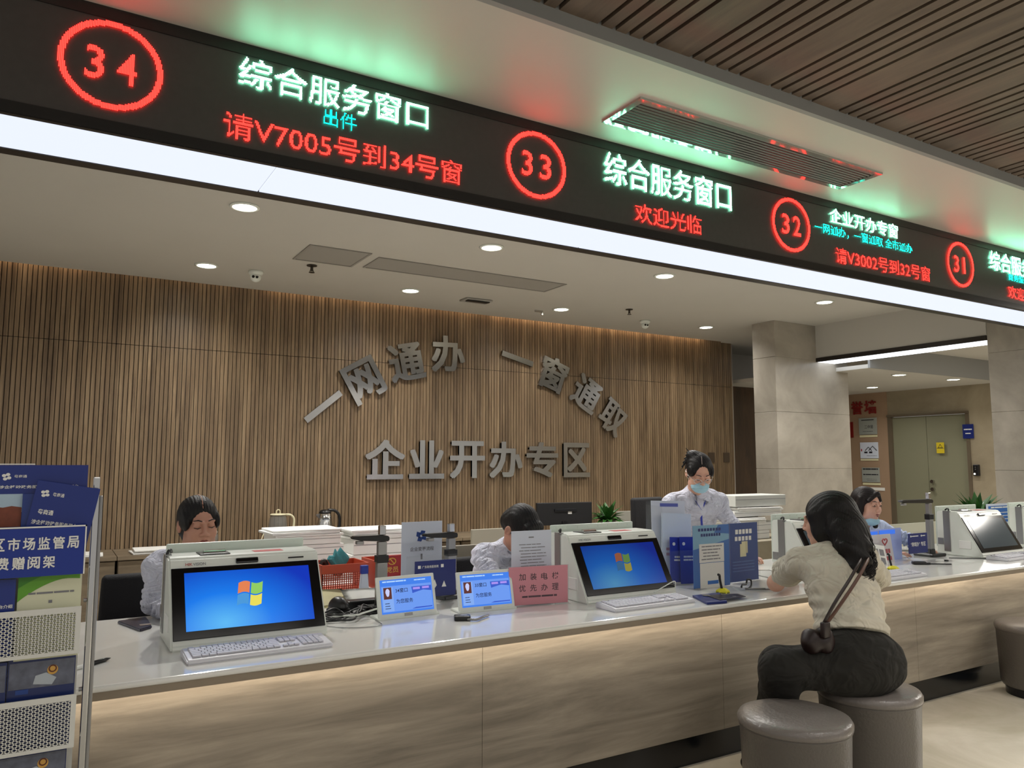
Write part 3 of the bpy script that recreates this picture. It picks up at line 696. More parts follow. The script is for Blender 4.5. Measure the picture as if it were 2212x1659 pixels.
# window-number tablets
def tablet(x, y, rz, num, lb, hairline):
    t = thing('display_tablet', lb, 'tablet', (x, y, ZT), R(rz), 'lit window-number tablets')
    W, H = .30, .185; Mt = T(0, 0, .006) @ RX(-14)
    bm = B(); prism(bm, [(-.01, 0), (-.01, .008), (.09, .012), (.10, 0)], 'x', -.005, W+.005, bev=.002); obj('base', bm, M_white, t)
    bm = B(); box(bm, (0, 0, 0), (W, .014, H), Mt, bev=.004); obj('frame', bm, M_white, t)
    bm = B(); box(bm, (.018, -.001, .018), (W-.016, .001, H-.015), Mt); sc = obj('screen', bm, em('tablet_blue', (.05, .25, 1.0), .8), t)
    def add(n_, b_, m_): return obj(n_, b_, m_, sc)
    bm = B(); panel(bm, .257, .115, .0004, Mt, .022, .026, -.0016); add('page', bm, em('tablet_page', (.16, .36, 1.0), .85))
    bm = B(); panel(bm, .054, .108, .0004, Mt, .026, .028, -.0021); add('side_column', bm, em('tablet_side', (.25, .46, 1.0), .85))
    bm = B(); lines(bm, .03, .158, .12, 1, .01, .006, -.0021, Mt, full=True); lines(bm, .19, .157, .07, 1, .01, .005, -.0021, Mt, seed=3); add('header_line', bm, em('tablet_pale', (.45, .68, 1), .95))
    bm = B(); panel(bm, .040, .052, .0004, Mt, .032, .083, -.0026); ph = add('portrait', bm, mat('portrait_back', '#7d3a35' if num == '34' else '#3b1212', .5))
    bm = B(); n = 20
    prism(bm, [(.052+.011*math.cos(2*PI*i/n)*(1 if math.sin(2*PI*i/n) > 0 else .8), .112+.018*math.sin(2*PI*i/n)) for i in range(n)], 'y', -.0035, -.003, Mt); add('portrait_face', bm, em('tablet_face', (.62, .66, 1), .9))
    bm = B(); text(bm, num+'窗口', .092, .108, .062, .020, -.0026, M=Mt); text(bm, '为您服务', .092, .060, .086, .020, -.0026, M=Mt); lines(bm, .034, .062, .03, 3, .011, .003, -.0026, Mt, seed=5); add('screen_text', bm, mat('tablet_ink', '#0a1a60', .5))
    bm = B(); prism(bm, [(.175, .13), (.278, .13), (.278, .105), (.235, .112), (.2, .105), (.178, .10)], 'y', -.0028, -.0022, Mt); add('corner_banner', bm, em('tablet_navy', (.03, .10, .62), .9))
    bm = B(); panel(bm, .036, .010, .0003, Mt, .182, .116, -.0033); panel(bm, .036, .010, .0003, Mt, .23, .117, -.0033); add('banner_text', bm, em('tablet_mauve', (.42, .30, .95), .9))
    bm = B(); prism(bm, [(.17, .030), (.19, .036), (.275, .036), (.275, .031)], 'y', -.0028, -.0022, Mt); add('bottom_line', bm, em('tablet_navy', (.03, .10, .62), .9))
    bm = B(); box(bm, (.13, -.003, .0), (.17, .002, .014), Mt, bev=.001); obj('stand_clip', bm, M_alu, t)
    return t
tablet(1.315, 3.375, 3, '34', 'white framed tablet reading 34窗口, left of its twin', 0)
tablet(1.705, 3.34, -3, '33', 'white framed tablet reading 33窗口, beside the pink sign', 0)
# small bits between tablets
t = thing('adapter_plug', 'black adapter with short grey lead lying between the two tablets', 'plug', (1.64, 3.20, ZT), R(-25))
bm = B(); box(bm, (-.03, -.025, 0), (.045, .03, .022), bev=.006); obj('body', bm, M_black, t)
bm = B(); box(bm, (.0, .0, .0215), (.03, .006, .0225)); obj('mark', bm, M_paper, t)
bm = B(); tube(bm, smoothpts([(.03, -.02, .008), (.07, -.03, .008), (.10, .02, .008), (.13, .06, .008)]), .006, 8); obj('lead', bm, M_alu, t, smooth=True)
# pink sign
t = thing('pink_sign', 'pink paper sign 加装电梯 优先办理 in a clear acrylic stand', 'sign', (1.985, 3.36, ZT), R(-10))
bm = B(); box(bm, (0, -.002, .003), (.33, .0, .195)); obj('acrylic_front', bm, M_glass, t)
bm = B(); box(bm, (0, .0035, .0), (.33, .0055, .195)); box(bm, (0, -.03, 0), (.33, .03, .003)); obj('acrylic_back', bm, M_glass, t)
bm = B(); box(bm, (.004, .001, .005), (.326, .0025, .192)); ps = obj('paper_sheet', bm, M_pink, t)
bm = B()
for i, ch in enumerate('加装电梯'): text(bm, ch, .058+i*.060, .125, .036, .034, .0005, bold=.012)
for i, ch in enumerate('优先办理'): text(bm, ch, .058+i*.060, .070, .036, .034, .0005, bold=.012)
lines(bm, .075, .040, .19, 1, .01, .009, .0005, full=True); obj('lettering', bm, mat('dark_plum_ink', '#4a2030', .6), ps)
t = thing('notice_card', 'printed white notice sheet standing behind the pink sign', 'notice', (2.045, 3.43, ZT), R(-4))
bm = B(); box(bm, (0, 0, 0), (.235, .002, .362)); box(bm, (0, -.02, 0), (.235, .04, .003)); obj('sheet', bm, M_paper2, t)
bm = B(); panel(bm, .03, .006, .0003, None, .1, .325, -.001); lines(bm, .04, .29, .17, 11, .0155, .0035, -.001, seed=4); obj('print', bm, M_greyink, t)
# cards on stands behind
t = thing('info_card', 'white portrait card with blue emblem and 企业变更流程', 'card', (1.64, 3.9, ZT), 0)
bm = B(); box(bm, (0, 0, .0), (.24, .003, .392)); box(bm, (0, -.02, 0), (.24, .06, .004)); obj('card', bm, M_paper2, t)
bm = B()
for i in range(4):
    M_ = T(.115, 0, .315) @ RY(45*0+90*i); prism(bm, [(-.012, .006), (.0, .030), (.024, .026), (.018, .006)], 'y', -.0012, -.0006, M_)
obj('emblem', bm, M_navy2, t)
bm = B(); text(bm, '企业变更流程', .05, .235, .14, .022, -.0008); panel(bm, .010, .03, .0003, None, .113, .19, -.001); obj('lettering', bm, M_greyink, t)
t = thing('card_holder', 'navy blue landscape card in an acrylic holder before the white card', 'card', (1.585, 3.64, ZT), 0)
bm = B(); box(bm, (-.02, -.02, 0), (.26, .05, .003)); box(bm, (-.02, .012, .0), (.26, .014, .24)); obj('acrylic', bm, M_glass, t)
bm = B(); box(bm, (.02, .0, .035), (.25, .003, .215)); cc = obj('card', bm, M_navy, t)
bm = B(); box(bm, (.037, -.001, .178), (.052, 0, .193)); text(bm, '广东政务服务网', .06, .178, .09, .014, -.0008); box(bm, (.165, -.001, .178), (.18, 0, .194)); prism(bm, [(.118, .09), (.13, .12), (.142, .09), (.13, .075)], 'y', -.001, -.0005); prism(bm, [(.17, .08), (.183, .11), (.196, .08)], 'y', -.001, -.0005); obj('lettering', bm, M_paper, cc)
# document cameras
def doc_camera(x, y, ztop, arm, lb, rz=0, rising=.045):
    t = thing('document_camera', lb, 'document camera', (x, y, ZT), R(rz)); H = ztop-ZT
    bm = B(); box(bm, (-.09, -.07, 0), (.09, .09, .022), bev=.008); cyl(bm, (0, 0, .02), .034, .035, 24, .028); obj('base', bm, M_black, t)
    bm = B(); box(bm, (-.026, -.018, .05), (.026, .018, H*.66), bev=.004); obj('lower_pole', bm, M_alu, t)
    bm = B(); box(bm, (-.030, -.021, H*.66), (.030, .021, H*.76), bev=.003); obj('clamp', bm, M_black, t)
    bm = B(); box(bm, (-.022, -.015, H*.76), (.022, .015, H-.02), bev=.003); obj('upper_pole', bm, M_alu, t)
    bm = B(); prism(bm, [(-.032, -.018), (-.032, .01), (0, .014), (arm, .012), (arm, -.004), (0, -.018)] if arm > 0 else [(.032, -.018), (.032, .006), (0, .012), (arm, .012), (arm-.005, .0), (arm+.04, -.010), (0, -.018)], 'y', -.022, .022, T(0, 0, H), bev=.004); obj('arm', bm, M_black, t)
    bm = B(); box(bm, (arm+.02 if arm < 0 else arm-.05, -.015, H-.028), (arm+.055 if arm < 0 else arm-.02, .015, H-.012), bev=.003); obj('camera_head', bm, M_alu, t)
    bm = B(); box(bm, (-.016, -.014, H+.012), (.016, .014, H+rising+.012), bev=.003); obj('tilt_bracket', bm, M_chrome, t)
doc_camera(1.405, 3.585, 1.135, -.15, 'black-armed document camera behind the 34 tablet')
doc_camera(1.865, 3.76, 1.115, -.17, 'black-armed document camera behind the 33 tablet, beside the navy card', 8)
doc_camera(5.86, 3.52, 1.206, -.36, 'tall document camera with long flat black arm beside the right-hand terminal', rising=.05)
# documents, baskets, boxes on the side desk
def sheet(lb, pts_xy, z, m_, cat='paper', name='paper_sheet', th=.003, curl=.02):
    t = bmesh.new(); n = 8; P = [Vector((a, b, 0)) for a, b in pts_xy]; vs = []
    for i in range(n+1):
        for j in range(n+1):
            u, v = i/n, j/n; p = (P[0]*(1-u)+P[1]*u)*(1-v)+(P[3]*(1-u)+P[2]*u)*v
            p.z = z + curl*(max(0, v-.5)**2*2+.15*math.sin(u*3+1)*v); vs.append(t.verts.new(p))
    for i in range(n):
        for j in range(n): t.faces.new((vs[i*(n+1)+j], vs[(i+1)*(n+1)+j], vs[(i+1)*(n+1)+j+1], vs[i*(n+1)+j+1]))
    bmesh.ops.solidify(t, geom=t.faces[:], thickness=th)
    return setp(obj(name, t, m_, smooth=True), lb, cat)
sheet('pale yellow folder lying open on the desk left of the 34 tablet', [(1.15, 3.78), (1.42, 3.86), (1.40, 4.16), (1.17, 4.10)], ZT+.008, M_cream, 'folder', 'folder', .004, .05)
sheet('white printed sheet lying behind the 34 tablet', [(1.30, 3.70), (1.60, 3.72), (1.68, 4.02), (1.36, 4.05)], ZT+.018, M_paper, curl=.035)
sheet('white sheet lying right of the navy card', [(1.93, 3.72), (2.10, 3.72), (2.12, 3.95), (1.94, 3.95)], ZT+.004, M_paper)
def basket(x, y, w_, d_, h_, lb):
    t = thing('plastic_basket', lb, 'basket', (x, y, ZT)); 
    bm = B(); nx = int(w_/.012); nz = int(h_*.7/.012)
    for i in range(nx+1): box(bm, (i*w_/nx-.0025, 0, .01), (i*w_/nx+.0025, .003, h_*.72))
    for j in range(nz+1): box(bm, (0, 0, .01+j*.012), (w_, .003, .014+j*.012))
    obj('lattice', bm, M_basket, t)
    bm = B(); box(bm, (-.004, -.004, h_*.7), (w_+.004, .004, h_)); box(bm, (-.004, d_-.004, h_*.7), (w_+.004, d_+.004, h_)); box(bm, (-.004, 0, 0), (.004, d_, h_)); box(bm, (w_-.004, 0, 0), (w_+.004, d_, h_)); box(bm, (0, 0, 0), (w_, d_, .006)); obj('rim', bm, M_redp, t)
basket(1.30, 4.18, .26, .24, .155, 'orange lattice basket nearest the bright terminal, holding a teal cloth')
basket(1.62, 4.20, .27, .24, .155, 'orange lattice basket behind the red party card')
t = thing('cloth_bundle', 'crumpled teal cloth pouch sticking out of the orange basket', 'cloth', (1.42, 4.28, ZT+.10))
bm = B(); bmesh.ops.create_icosphere(bm, subdivisions=3, radius=.05)
for v in bm.verts: v.co = Vector((v.co.x*(1+.3*math.sin(v.co.z*90)), v.co.y*.6, v.co.z*1.5+.05))*(1+.12*math.sin(v.co.x*160+v.co.z*120))
obj('cloth', bm, M_teal, t, smooth=False)
t = thing('eyeglasses_case', 'dark curved case beside the teal pouch', 'case', (1.35, 4.3, ZT+.10)); bm = B(); tube(bm, smoothpts([(-.04, 0, -.02), (-.02, 0, .05), (.0, 0, .06), (.02, 0, 0)]), .014, 8); obj('case', bm, mat('dark_brown', '#2c211d', .4), t, smooth=True)
for x_, c_, lb in ((1.50, '#2b3f9c', 'white tube bottle with blue cap on the desk'), (1.78, '#2b7a4a', 'white tube bottle with green cap behind the document camera')):
    t = thing('glue_bottle', lb, 'bottle', (x_, 4.08, ZT))
    bm = B(); prism(bm, [(-.028, 0), (.028, 0), (.018, .11), (-.018, .11)], 'y', -.012, .012, bev=.003); obj('tube', bm, M_paper2, t)
    bm = B(); box(bm, (-.02, -.014, .11), (.02, .014, .155), bev=.003); obj('cap', bm, mat('cap'+c_[1:3]+c_[5:], c_, .4), t)
t = thing('red_card', 'red card 党员先锋岗 with gold emblem standing on the desk', 'sign', (1.60, 4.14, ZT))
bm = B(); box(bm, (0, 0, 0), (.22, .02, .19), bev=.001); obj('card', bm, M_red, t)
bm = B(); text(bm, '党员', .05, .095, .075, .034, -.001); text(bm, '先锋岗', .03, .035, .12, .034, -.001)
tube(bm, [(.085+.022*math.cos(a*PI/8), -.002, .158+.017*math.sin(a*PI/8)) for a in range(-7, 8)], .003, 6); tube(bm, [(.07, -.002, .175), (.10, -.002, .142)], .003, 6); obj('lettering', bm, M_gold, t)
def file_box(x, y, z, w_, d_, h_, lb, m_=None, rz=0, grp='white file boxes stacked on the side desk'):
    t = thing('file_box', lb, 'file box', (x, y, z), R(rz), grp)
    bm = B(); box(bm, (0, 0, 0), (w_, d_, h_), bev=.004); obj('box', bm, m_ or M_paper, t)
    bm = B(); box(bm, (.003, -.0015, h_*.62), (w_-.003, .0, h_*.66)); obj('lid_gap', bm, M_greyink, t)
for i, (dx, h_) in enumerate(((0, .15), (.01, .06), (-.01, .05))):
    file_box(1.19+dx, 4.72, ZT+[0, .152, .214][i], .40, .30, h_, ['bottom white box of the left stack behind the basket', 'middle white file box of the left stack', 'top white file box of the left stack'][i])
for i, (dx, h_) in enumerate(((0, .13), (.01, .09))):
    file_box(1.66+dx, 4.74, ZT+[0, .132][i], .44, .30, h_, ['lower white box of the right stack, with small pink label', 'upper white box of the right stack under loose files'][i])
bm = B(); box(bm, (1.86, 4.7385, ZT+.075), (1.90, 4.7395, ZT+.10)); setp(obj('label_sticker', bm, mat('pale_pink_label', '#c79a98', .6)), 'small pink label on the right stack of boxes', 'label')
bm = B(); box(bm, (1.36, 4.7185, ZT+.075), (1.45, 4.7195, ZT+.115)); setp(obj('label_sticker', bm, mat('olive_label', '#a89a3a', .6)), 'olive yellow label on the left stack of boxes', 'label')
def file_stack(lb, x, y, z, w_, d_, n, seed, grp, tilt=0):
    rr = random.Random(seed)
    for i in range(n):
        th = rr.uniform(.010, .018)
        t = thing('file_folder', lb % ['lowest', 'second', 'third', 'fourth', 'top', 'topmost'][i if i < n-1 else 4], 'document folder', (x+rr.uniform(-.02, .02), y+rr.uniform(-.01, .01), z), R(rr.uniform(-4, 4)), grp)
        bm = B(); box(bm, (0, 0, 0), (w_, d_, th-.001), bev=.003)
        for v in bm.verts: v.co.z += .003*math.sin(v.co.x*6+i)*(v.co.z/(th)) if tilt else 0
        obj('cover', bm, M_paper, t)
        bm = B(); box(bm, (.004, .001, .003), (w_-.004, d_-.004, th-.004)); obj('pages', bm, M_cream, t)
        z += th
    return z
file_stack('%s white document folder on the left box stack', 1.17, 4.70, ZT+.266, .42, .30, 3, 3, 'loose folders on the left box stack')
file_stack('%s white document folder on the right box stack', 1.66, 4.72, ZT+.224, .44, .30, 4, 5, 'loose folders on the right box stack')
# brochure stand with posters
t = thing('poster_stand', 'acrylic stand with pale blue poster and printed white panels, right of the dim terminal', 'poster stand', (3.15, 3.275, ZT), R(0))
bm = B(); box(bm, (-.005, -.03, 0), (.29, .05, .004)); box(bm, (-.005, -.004, 0), (.29, -.002, .36)); obj('acrylic', bm, M_glass, t)
bm = B(); box(bm, (0, 0, .006), (.285, .003, .355)); p_ = obj('poster', bm, M_blue3, t)
bm = B(); prism(bm, [(0, .355), (.2, .355), (.165, .31), (.285, .30), (.285, .27), (.0, .22)], 'y', -.0008, 0); obj('light_sky', bm, M_sky, p_)
bm = B(); panel(bm, .195, .105, .0006, None, .045, .145, -.0016); panel(bm, .19, .14, .0006, None, .048, .002, -.0016); obj('white_panel', bm, M_paper, p_)
bm = B()
for i in range(8): box(bm, (.04+i*.023, -.0022, .322), (.056+i*.023, -.0016, .338)); box(bm, (.06+i*.020, -.0022, .292), (.074+i*.020, -.0016, .308))
obj('title_blocks', bm, M_navy, p_)
bm = B(); lines(bm, .06, .232, .165, 5, .018, .006, -.0022, seed=8); obj('print', bm, M_greyink, p_)
bm = B(); panel(bm, .085, .02, .0006, None, .105, .022, -.0026); obj('button_mark', bm, M_blue3, p_)
t = thing('poster_stand', 'acrylic stand with deep blue poster showing a white phone', 'poster stand', (3.49, 3.33, ZT), R(4))
bm = B(); box(bm, (-.01, -.035, 0), (.29, .06, .004)); box(bm, (-.005, -.004, 0), (.28, -.002, .36)); obj('acrylic', bm, M_glass, t)
bm = B(); box(bm, (0, 0, .006), (.268, .003, .35)); p_ = obj('poster', bm, M_navy2, t)
bm = B()
for i in range(5): box(bm, (.06+i*.032, -.0015, .285), (.084+i*.032, -.0008, .312)); box(bm, (.055+i*.032, -.0015, .245), (.078+i*.032, -.0008, .270))
obj('title_blocks', bm, M_paper, p_)
bm = B(); box(bm, (.10, -.0015, .15), (.155, -.0008, .225), T(.0, 0, 0), bev=0); box(bm, (.115, -.002, .17), (.17, -.0015, .24)); obj('phone_picture', bm, M_cream, p_)
bm = B(); lines(bm, .03, .118, .2, 4, .018, .006, -.001, seed=2, full=True); obj('print', bm, mat('faint_blue', '#4a6aa8', .5), p_)
t = thing('brochure_holder', 'clear acrylic pocket full of blue and white leaflets before the standing clerk', 'brochure holder', (3.10, 3.50, ZT), R(-8))
bm = B(); box(bm, (-.02, -.06, 0), (.27, .11, .004)); box(bm, (-.02, -.06, 0), (.27, -.057, .20)); box(bm, (-.02, -.06, 0), (-.017, .11, .46)); box(bm, (.267, -.06, 0), (.27, .11, .3)); box(bm, (-.02, .107, 0), (.27, .11, .48)); obj('acrylic', bm, M_glass, t)
for i, (lb, m_, x_, z_, w_, h_, y_, tl) in enumerate((('tall white leaflet with purple top bar in the holder', M_paper2, .0, .05, .24, .43, .07, -3), ('white leaflet with two pink bars in the holder', mat('icy_leaflet', '#c9d6e6', .5), .035, .09, .21, .32, .03, -6), ('blue violet leaflet in the holder, left', mat('violet_leaflet', '#2e3aa0', .4), .06, .01, .13, .26, -.02, -5), ('blue violet leaflet in the holder, right', mat('violet_leaflet'), .12, .0, .14, .27, -.04, -3))):
    l_ = thing('leaflet', lb, 'leaflet', (3.10, 3.50, ZT+.006), R(-8), 'leaflets in the acrylic holder')
    Ml = T(x_, y_, z_) @ RY(-tl*.6) @ RX(-4); bm = B(); box(bm, (0, 0, 0), (w_, .006, h_), Ml); obj('sheet', bm, m_, l_)
    bm = B()
    if i == 0: panel(bm, .13, .02, .0005, Ml, .06, h_-.035, -.001)
    elif i == 1: panel(bm, .14, .016, .0005, Ml, .03, .10, -.001); panel(bm, .14, .016, .0005, Ml, .03, .07, -.001)
    else:
        cyl(bm, (0, 0, 0), .010, .001, 16, M=Ml @ T(.025, -.001, h_-.04) @ RX(90)); lines(bm, .02, h_-.12, w_*.7, 2, .018, .010, -.001, Ml, seed=i)
    obj('print', bm, [mat('violet_bar', '#5560b0', .5), mat('mauve_bar', '#a98a9c', .5), M_paper, M_paper][i], l_)
# notebook, tags, pens
def flat(lb, cat, name, pts, th, m_, z=ZT+.0005):
    bm = B(); prism(bm, pts, 'z', z, z+th); return setp(obj(name, bm, m_), lb, cat)
t = thing('notebook', 'dark navy booklet lying beside the white keyboard', 'booklet', (3.0, 3.0, ZT))
bm = B(); prism(bm, [(-.03, .10), (-.12, -.095), (.0, -.115), (.16, .09)], 'z', .001, .012); obj('cover', bm, M_navy, t)
bm = B(); prism(bm, [(.02, .06), (-.02, -.085), (.175, -.08), (.2, .0)], 'z', .0122, .015); obj('page', bm, mat('dark_maroon_print', '#1d1520', .35), t)
bm = B(); cyl(bm, (.02, .05, .015), .022, .0006, 20); cyl(bm, (.12, -.05, .0152), .012, .0006, 12); obj('seal_mark', bm, M_alu, t)
def tag_yellow(x, y, rz, lb):
    t = thing('pen_holder', lb, 'pen holder', (x, y, ZT), R(rz))
    bm = B(); lathe(bm, [(.0, 0), (.038, 0), (.036, .012), (.018, .024), (0, .027)], seg=6); obj('base', bm, mat('bright_yellow', '#e8e02a', .45), t)
    bm = B(); cyl(bm, (0, 0, -.0), .041, .005, 6); obj('foot', bm, mat('olive_foot', '#6a6a20', .5), t)
    bm = B(); tube(bm, smoothpts([(-.01, 0, .02), (-.02, .005, .07), (-.022, .006, .095), (-.035, .006, .10)]), .007, 8); obj('pen_socket', bm, M_black, t, smooth=True)
tag_yellow(3.225, 3.13, 15, 'yellow pen holder with black stem before the pale blue poster')
tag_yellow(4.90, 3.21, -60, 'yellow pen holder right of the customer, below the upright card')
def pen(lb, a, b, r=.005, m1=M_black, m2=None, cat='pen', name='pen'):
    t = thing(name, lb, cat, (a[0], a[1], a[2])); A, Bb = Vector((0, 0, 0)), Vector(b)-Vector(a)
    bm = B(); tube(bm, [A, Bb*.6], r, 10); obj('barrel', bm, m1, t, smooth=True)
    bm = B(); tube(bm, [Bb*.6, Bb*.9, Bb], [r*1.15, r, r*.2], 10); obj('tip', bm, m2 or m1, t, smooth=True)
pen('white pen with black grip lying at the left counter end', (.06, 3.07, ZT+.007), (.226, 3.215, ZT+.007), .007, M_paper, M_black)
pen('grey pen with curled black cord lying before the blue poster', (3.40, 3.13, ZT+.007), (3.56, 3.035, ZT+.006), .0055, M_alu)
_pn = [o for o in S.objects if o.name.startswith('pen') and o.get('label', '').startswith('grey pen')][0]
bm = B(); tube(bm, smoothpts([(3.36, 3.12, ZT+.02), (3.38, 3.13, ZT+.03), (3.42, 3.14, ZT+.03), (3.44, 3.15, ZT+.05), (3.47, 3.15, ZT+.045), (3.45, 3.13, ZT+.02), (3.42, 3.12, ZT+.01)]), .0055, 8); obj('cord', bm, M_black, _pn, True, True)
pen('black capped marker between card and right terminal', (5.55, 3.30, ZT+.01), (5.63, 3.25, ZT+.008), .006, M_paper, M_black)
t = thing('fingerprint_reader', 'black flat handheld tool with thin handle lying on the right counter', 'hand tool', (5.26, 3.30, ZT), R(-38))
bm = B(); box(bm, (0, -.022, 0), (.09, .022, .022), bev=.006); prism(bm, [(.085, -.018), (.085, .018), (.12, .006), (.12, -.006)], 'z', 0, .014); obj('head', bm, M_black, t)
bm = B(); box(bm, (.115, -.006, .002), (.26, .006, .010), bev=.002); obj('handle', bm, M_black, t)
cable('black cable along the counter towards the right terminal', [(5.82, 3.36, z1), (5.92, 3.28, z1), (6.0, 3.22, z1), (6.05, 3.14, z1), (6.08, 3.10, z1)])
# dark folder left of first terminal, wallet
t = thing('card_tray', 'dark navy tray with pale label strip, left of the bright terminal', 'tray', (.33, 3.70, ZT))
bm = B(); prism(bm, [(-.035, .21), (.035, -.03), (.085, .02), (.085, .25)], 'z', 0, .012, bev=.003); obj('tray', bm, mat('ink_navy', '#24243c', .3), t)
bm = B(); box(bm, (.04, .04, .012), (.085, .07, .0135)); obj('label', bm, mat('brown_label', '#7d6f66', .5), t)
# right side: upright cards with lit frames
t = thing('card_stand', 'clear stand with bright blue backing and a tilted card with a red heart', 'card stand', (5.10, 3.52, ZT), R(0))
bm = B(); box(bm, (-.16, 0, 0), (.39, .004, .23)); obj('acrylic', bm, mat('lit_acrylic', '#a9b9ee', .2), t)
bm = B(); box(bm, (-.15, -.004, .15), (.10, .0, .215)); box(bm, (.125, -.004, .19), (.31, .0, .22)); obj('blue_strip', bm, em('acrylic_blue', (.05, .22, 1), .75), t)
t = thing('heart_card', 'pale card with a dark red heart outline and a red banner', 'card', (5.06, 3.45, ZT), R(0))
bm = B(); box(bm, (0, 0, 0), (.23, .003, .20), RX(-8)); c_ = obj('card', bm, mat('pale_grey_card', '#c2bfc4', .6), t)
bm = B(); hp = [(.115+.028*(16*math.sin(a)**3)/16, -.004, .150+.026*(13*math.cos(a)-5*math.cos(2*a)-2*math.cos(3*a)-math.cos(4*a))/16) for a in np.linspace(0, 2*PI, 24)[:-1]]
tube(bm, hp, .0045, 6, closed=True); panel(bm, .11, .028, .001, RX(-8), .09, .015, -.002)
for i in range(4): panel(bm, .02, .03, .001, RX(-8), .09+i*.028, .065, -.002)
obj('red_print', bm, mat('faded_red', '#a0434a', .5), c_)
t = thing('price_card', 'white card with four grey photo boxes leaning before the heart card', 'card', (4.98, 3.40, ZT), R(0))
bm = B(); box(bm, (0, 0, 0), (.15, .003, .155), RX(-18) @ RY(10)); c_ = obj('card', bm, M_paper, t)
bm = B()
for i in range(4): panel(bm, .045, .045, .001, RX(-18) @ RY(10), .025+(i % 2)*.06, .02+(i//2)*.06, -.002)
obj('photo_box', bm, M_greyink, c_)
t = thing('counter_card', 'navy blue card 跨域办专区 on an angled acrylic base', 'card', (5.42, 3.42, ZT+.0), R(0))
bm = B(); box(bm, (-.02, -.06, 0), (.27, .03, .004)); box(bm, (-.02, .006, 0), (.27, .008, .21)); obj('acrylic', bm, M_glass, t)
bm = B(); box(bm, (0, 0, .05), (.235, .004, .195)); c_ = obj('card', bm, M_navy, t)
bm = B(); cyl(bm, (0, 0, 0), .007, .001, 12, M=T(.03, 0, .175) @ RX(90)); cyl(bm, (0, 0, 0), .007, .001, 12, M=T(.16, 0, .175) @ RX(90)); lines(bm, .042, .172, .08, 1, .01, .006, -.001, full=True); lines(bm, .172, .172, .04, 1, .01, .006, -.001, full=True)
text(bm, '“跨域办”', .025, .10, .11, .032, -.001); text(bm, '专区', .15, .10, .06, .032, -.001); obj('lettering', bm, M_paper, c_)
# wall side: kettles, papers
t = thing('glass_kettle', 'cream and glass health kettle standing on its base by the slat wall', 'kettle', (1.94, 7.70, .70))
bm = B(); lathe(bm, [(.075, 0), (.08, .01), (.078, .05), (.06, .06)]); obj('base', bm, mat('cream_plastic', '#d6cfae', .4), t, smooth=True)
bm = B(); lathe(bm, [(.062, .07), (.088, .10), (.092, .16), (.08, .25), (.068, .285), (.066, .285), (.078, .25), (.09, .16), (.086, .10), (.06, .072)]); obj('glass_body', bm, M_glass2, t, smooth=True)
bm = B(); lathe(bm, [(.06, .058), (.065, .07), (.065, .078)]); obj('collar', bm, M_black, t, smooth=True)
bm = B(); lathe(bm, [(.0, .30), (.066, .296), (.078, .29), (.078, .284), (0, .284)]); tube(bm, smoothpts([(-.018, 0, .298), (-.016, 0, .325), (0, 0, .335), (.016, 0, .325), (.018, 0, .298)]), .005, 8); obj('lid', bm, mat('cream_plastic'), t, smooth=True)
bm = B(); tube(bm, smoothpts([(.07, 0, .285), (.12, 0, .28), (.155, 0, .24), (.15, 0, .15), (.12, 0, .10), (.115, 0, .085)]), .011, 8); obj('handle', bm, mat('cream_plastic'), t, smooth=True)
cable('white kettle cord hanging left of the glass kettle', [(1.87, 7.63, .86), (1.80, 7.60, .84), (1.76, 7.58, .76), (1.77, 7.56, .705)], .005, mat('cream_plastic'))
t = thing('steel_kettle', 'shiny steel electric kettle with black lid and handle', 'kettle', (2.40, 7.68, .70))
bm = B(); lathe(bm, [(.08, 0), (.086, .01), (.084, .02)]); obj('base', bm, M_black, t, smooth=True)
bm = B(); lathe(bm, [(.084, .022), (.09, .05), (.088, .12), (.07, .22), (.058, .29), (.05, .295)]); obj('steel_body', bm, M_chrome, t, smooth=True)
bm = B(); lathe(bm, [(.06, .285), (.06, .30), (.04, .32), (0, .325)]); tube(bm, smoothpts([(.03, 0, .318), (.10, 0, .31), (.145, 0, .26), (.15, 0, .16), (.125, 0, .06), (.085, 0, .05)]), .015, 8); obj('handle_and_lid', bm, M_black, t, smooth=True)
bm = B(); prism(bm, [(-.10, .275), (-.05, .29), (-.05, .22)], 'y', -.015, .015, bev=.003); obj('spout', bm, M_chrome, t)
t = thing('glass_jar', 'small clear glass jar on the cabinet behind the left clerk', 'jar', (1.33, 7.72, .70))
bm = B(); lathe(bm, [(.06, 0), (.066, .02), (.066, .12), (.055, .13), (.053, .125), (.062, .12), (.062, .02), (.0, .01)]); obj('jar_body', bm, M_glass2, t, smooth=True)
bm = B(); cyl(bm, (0, 0, .13), .058, .025, 24, bev=.004); obj('lid', bm, mat('clear_lid', '#a8a296', .3), t)
file_stack('%s white booklet on the cabinet behind the left clerk', .66, 7.45, .702, .40, .28, 3, 9, 'booklets on the low cabinet')
file_stack('%s white sheet pile behind the brochure rack', .12, 7.45, .702, .30, .25, 2, 12, 'papers on the far left cabinet')
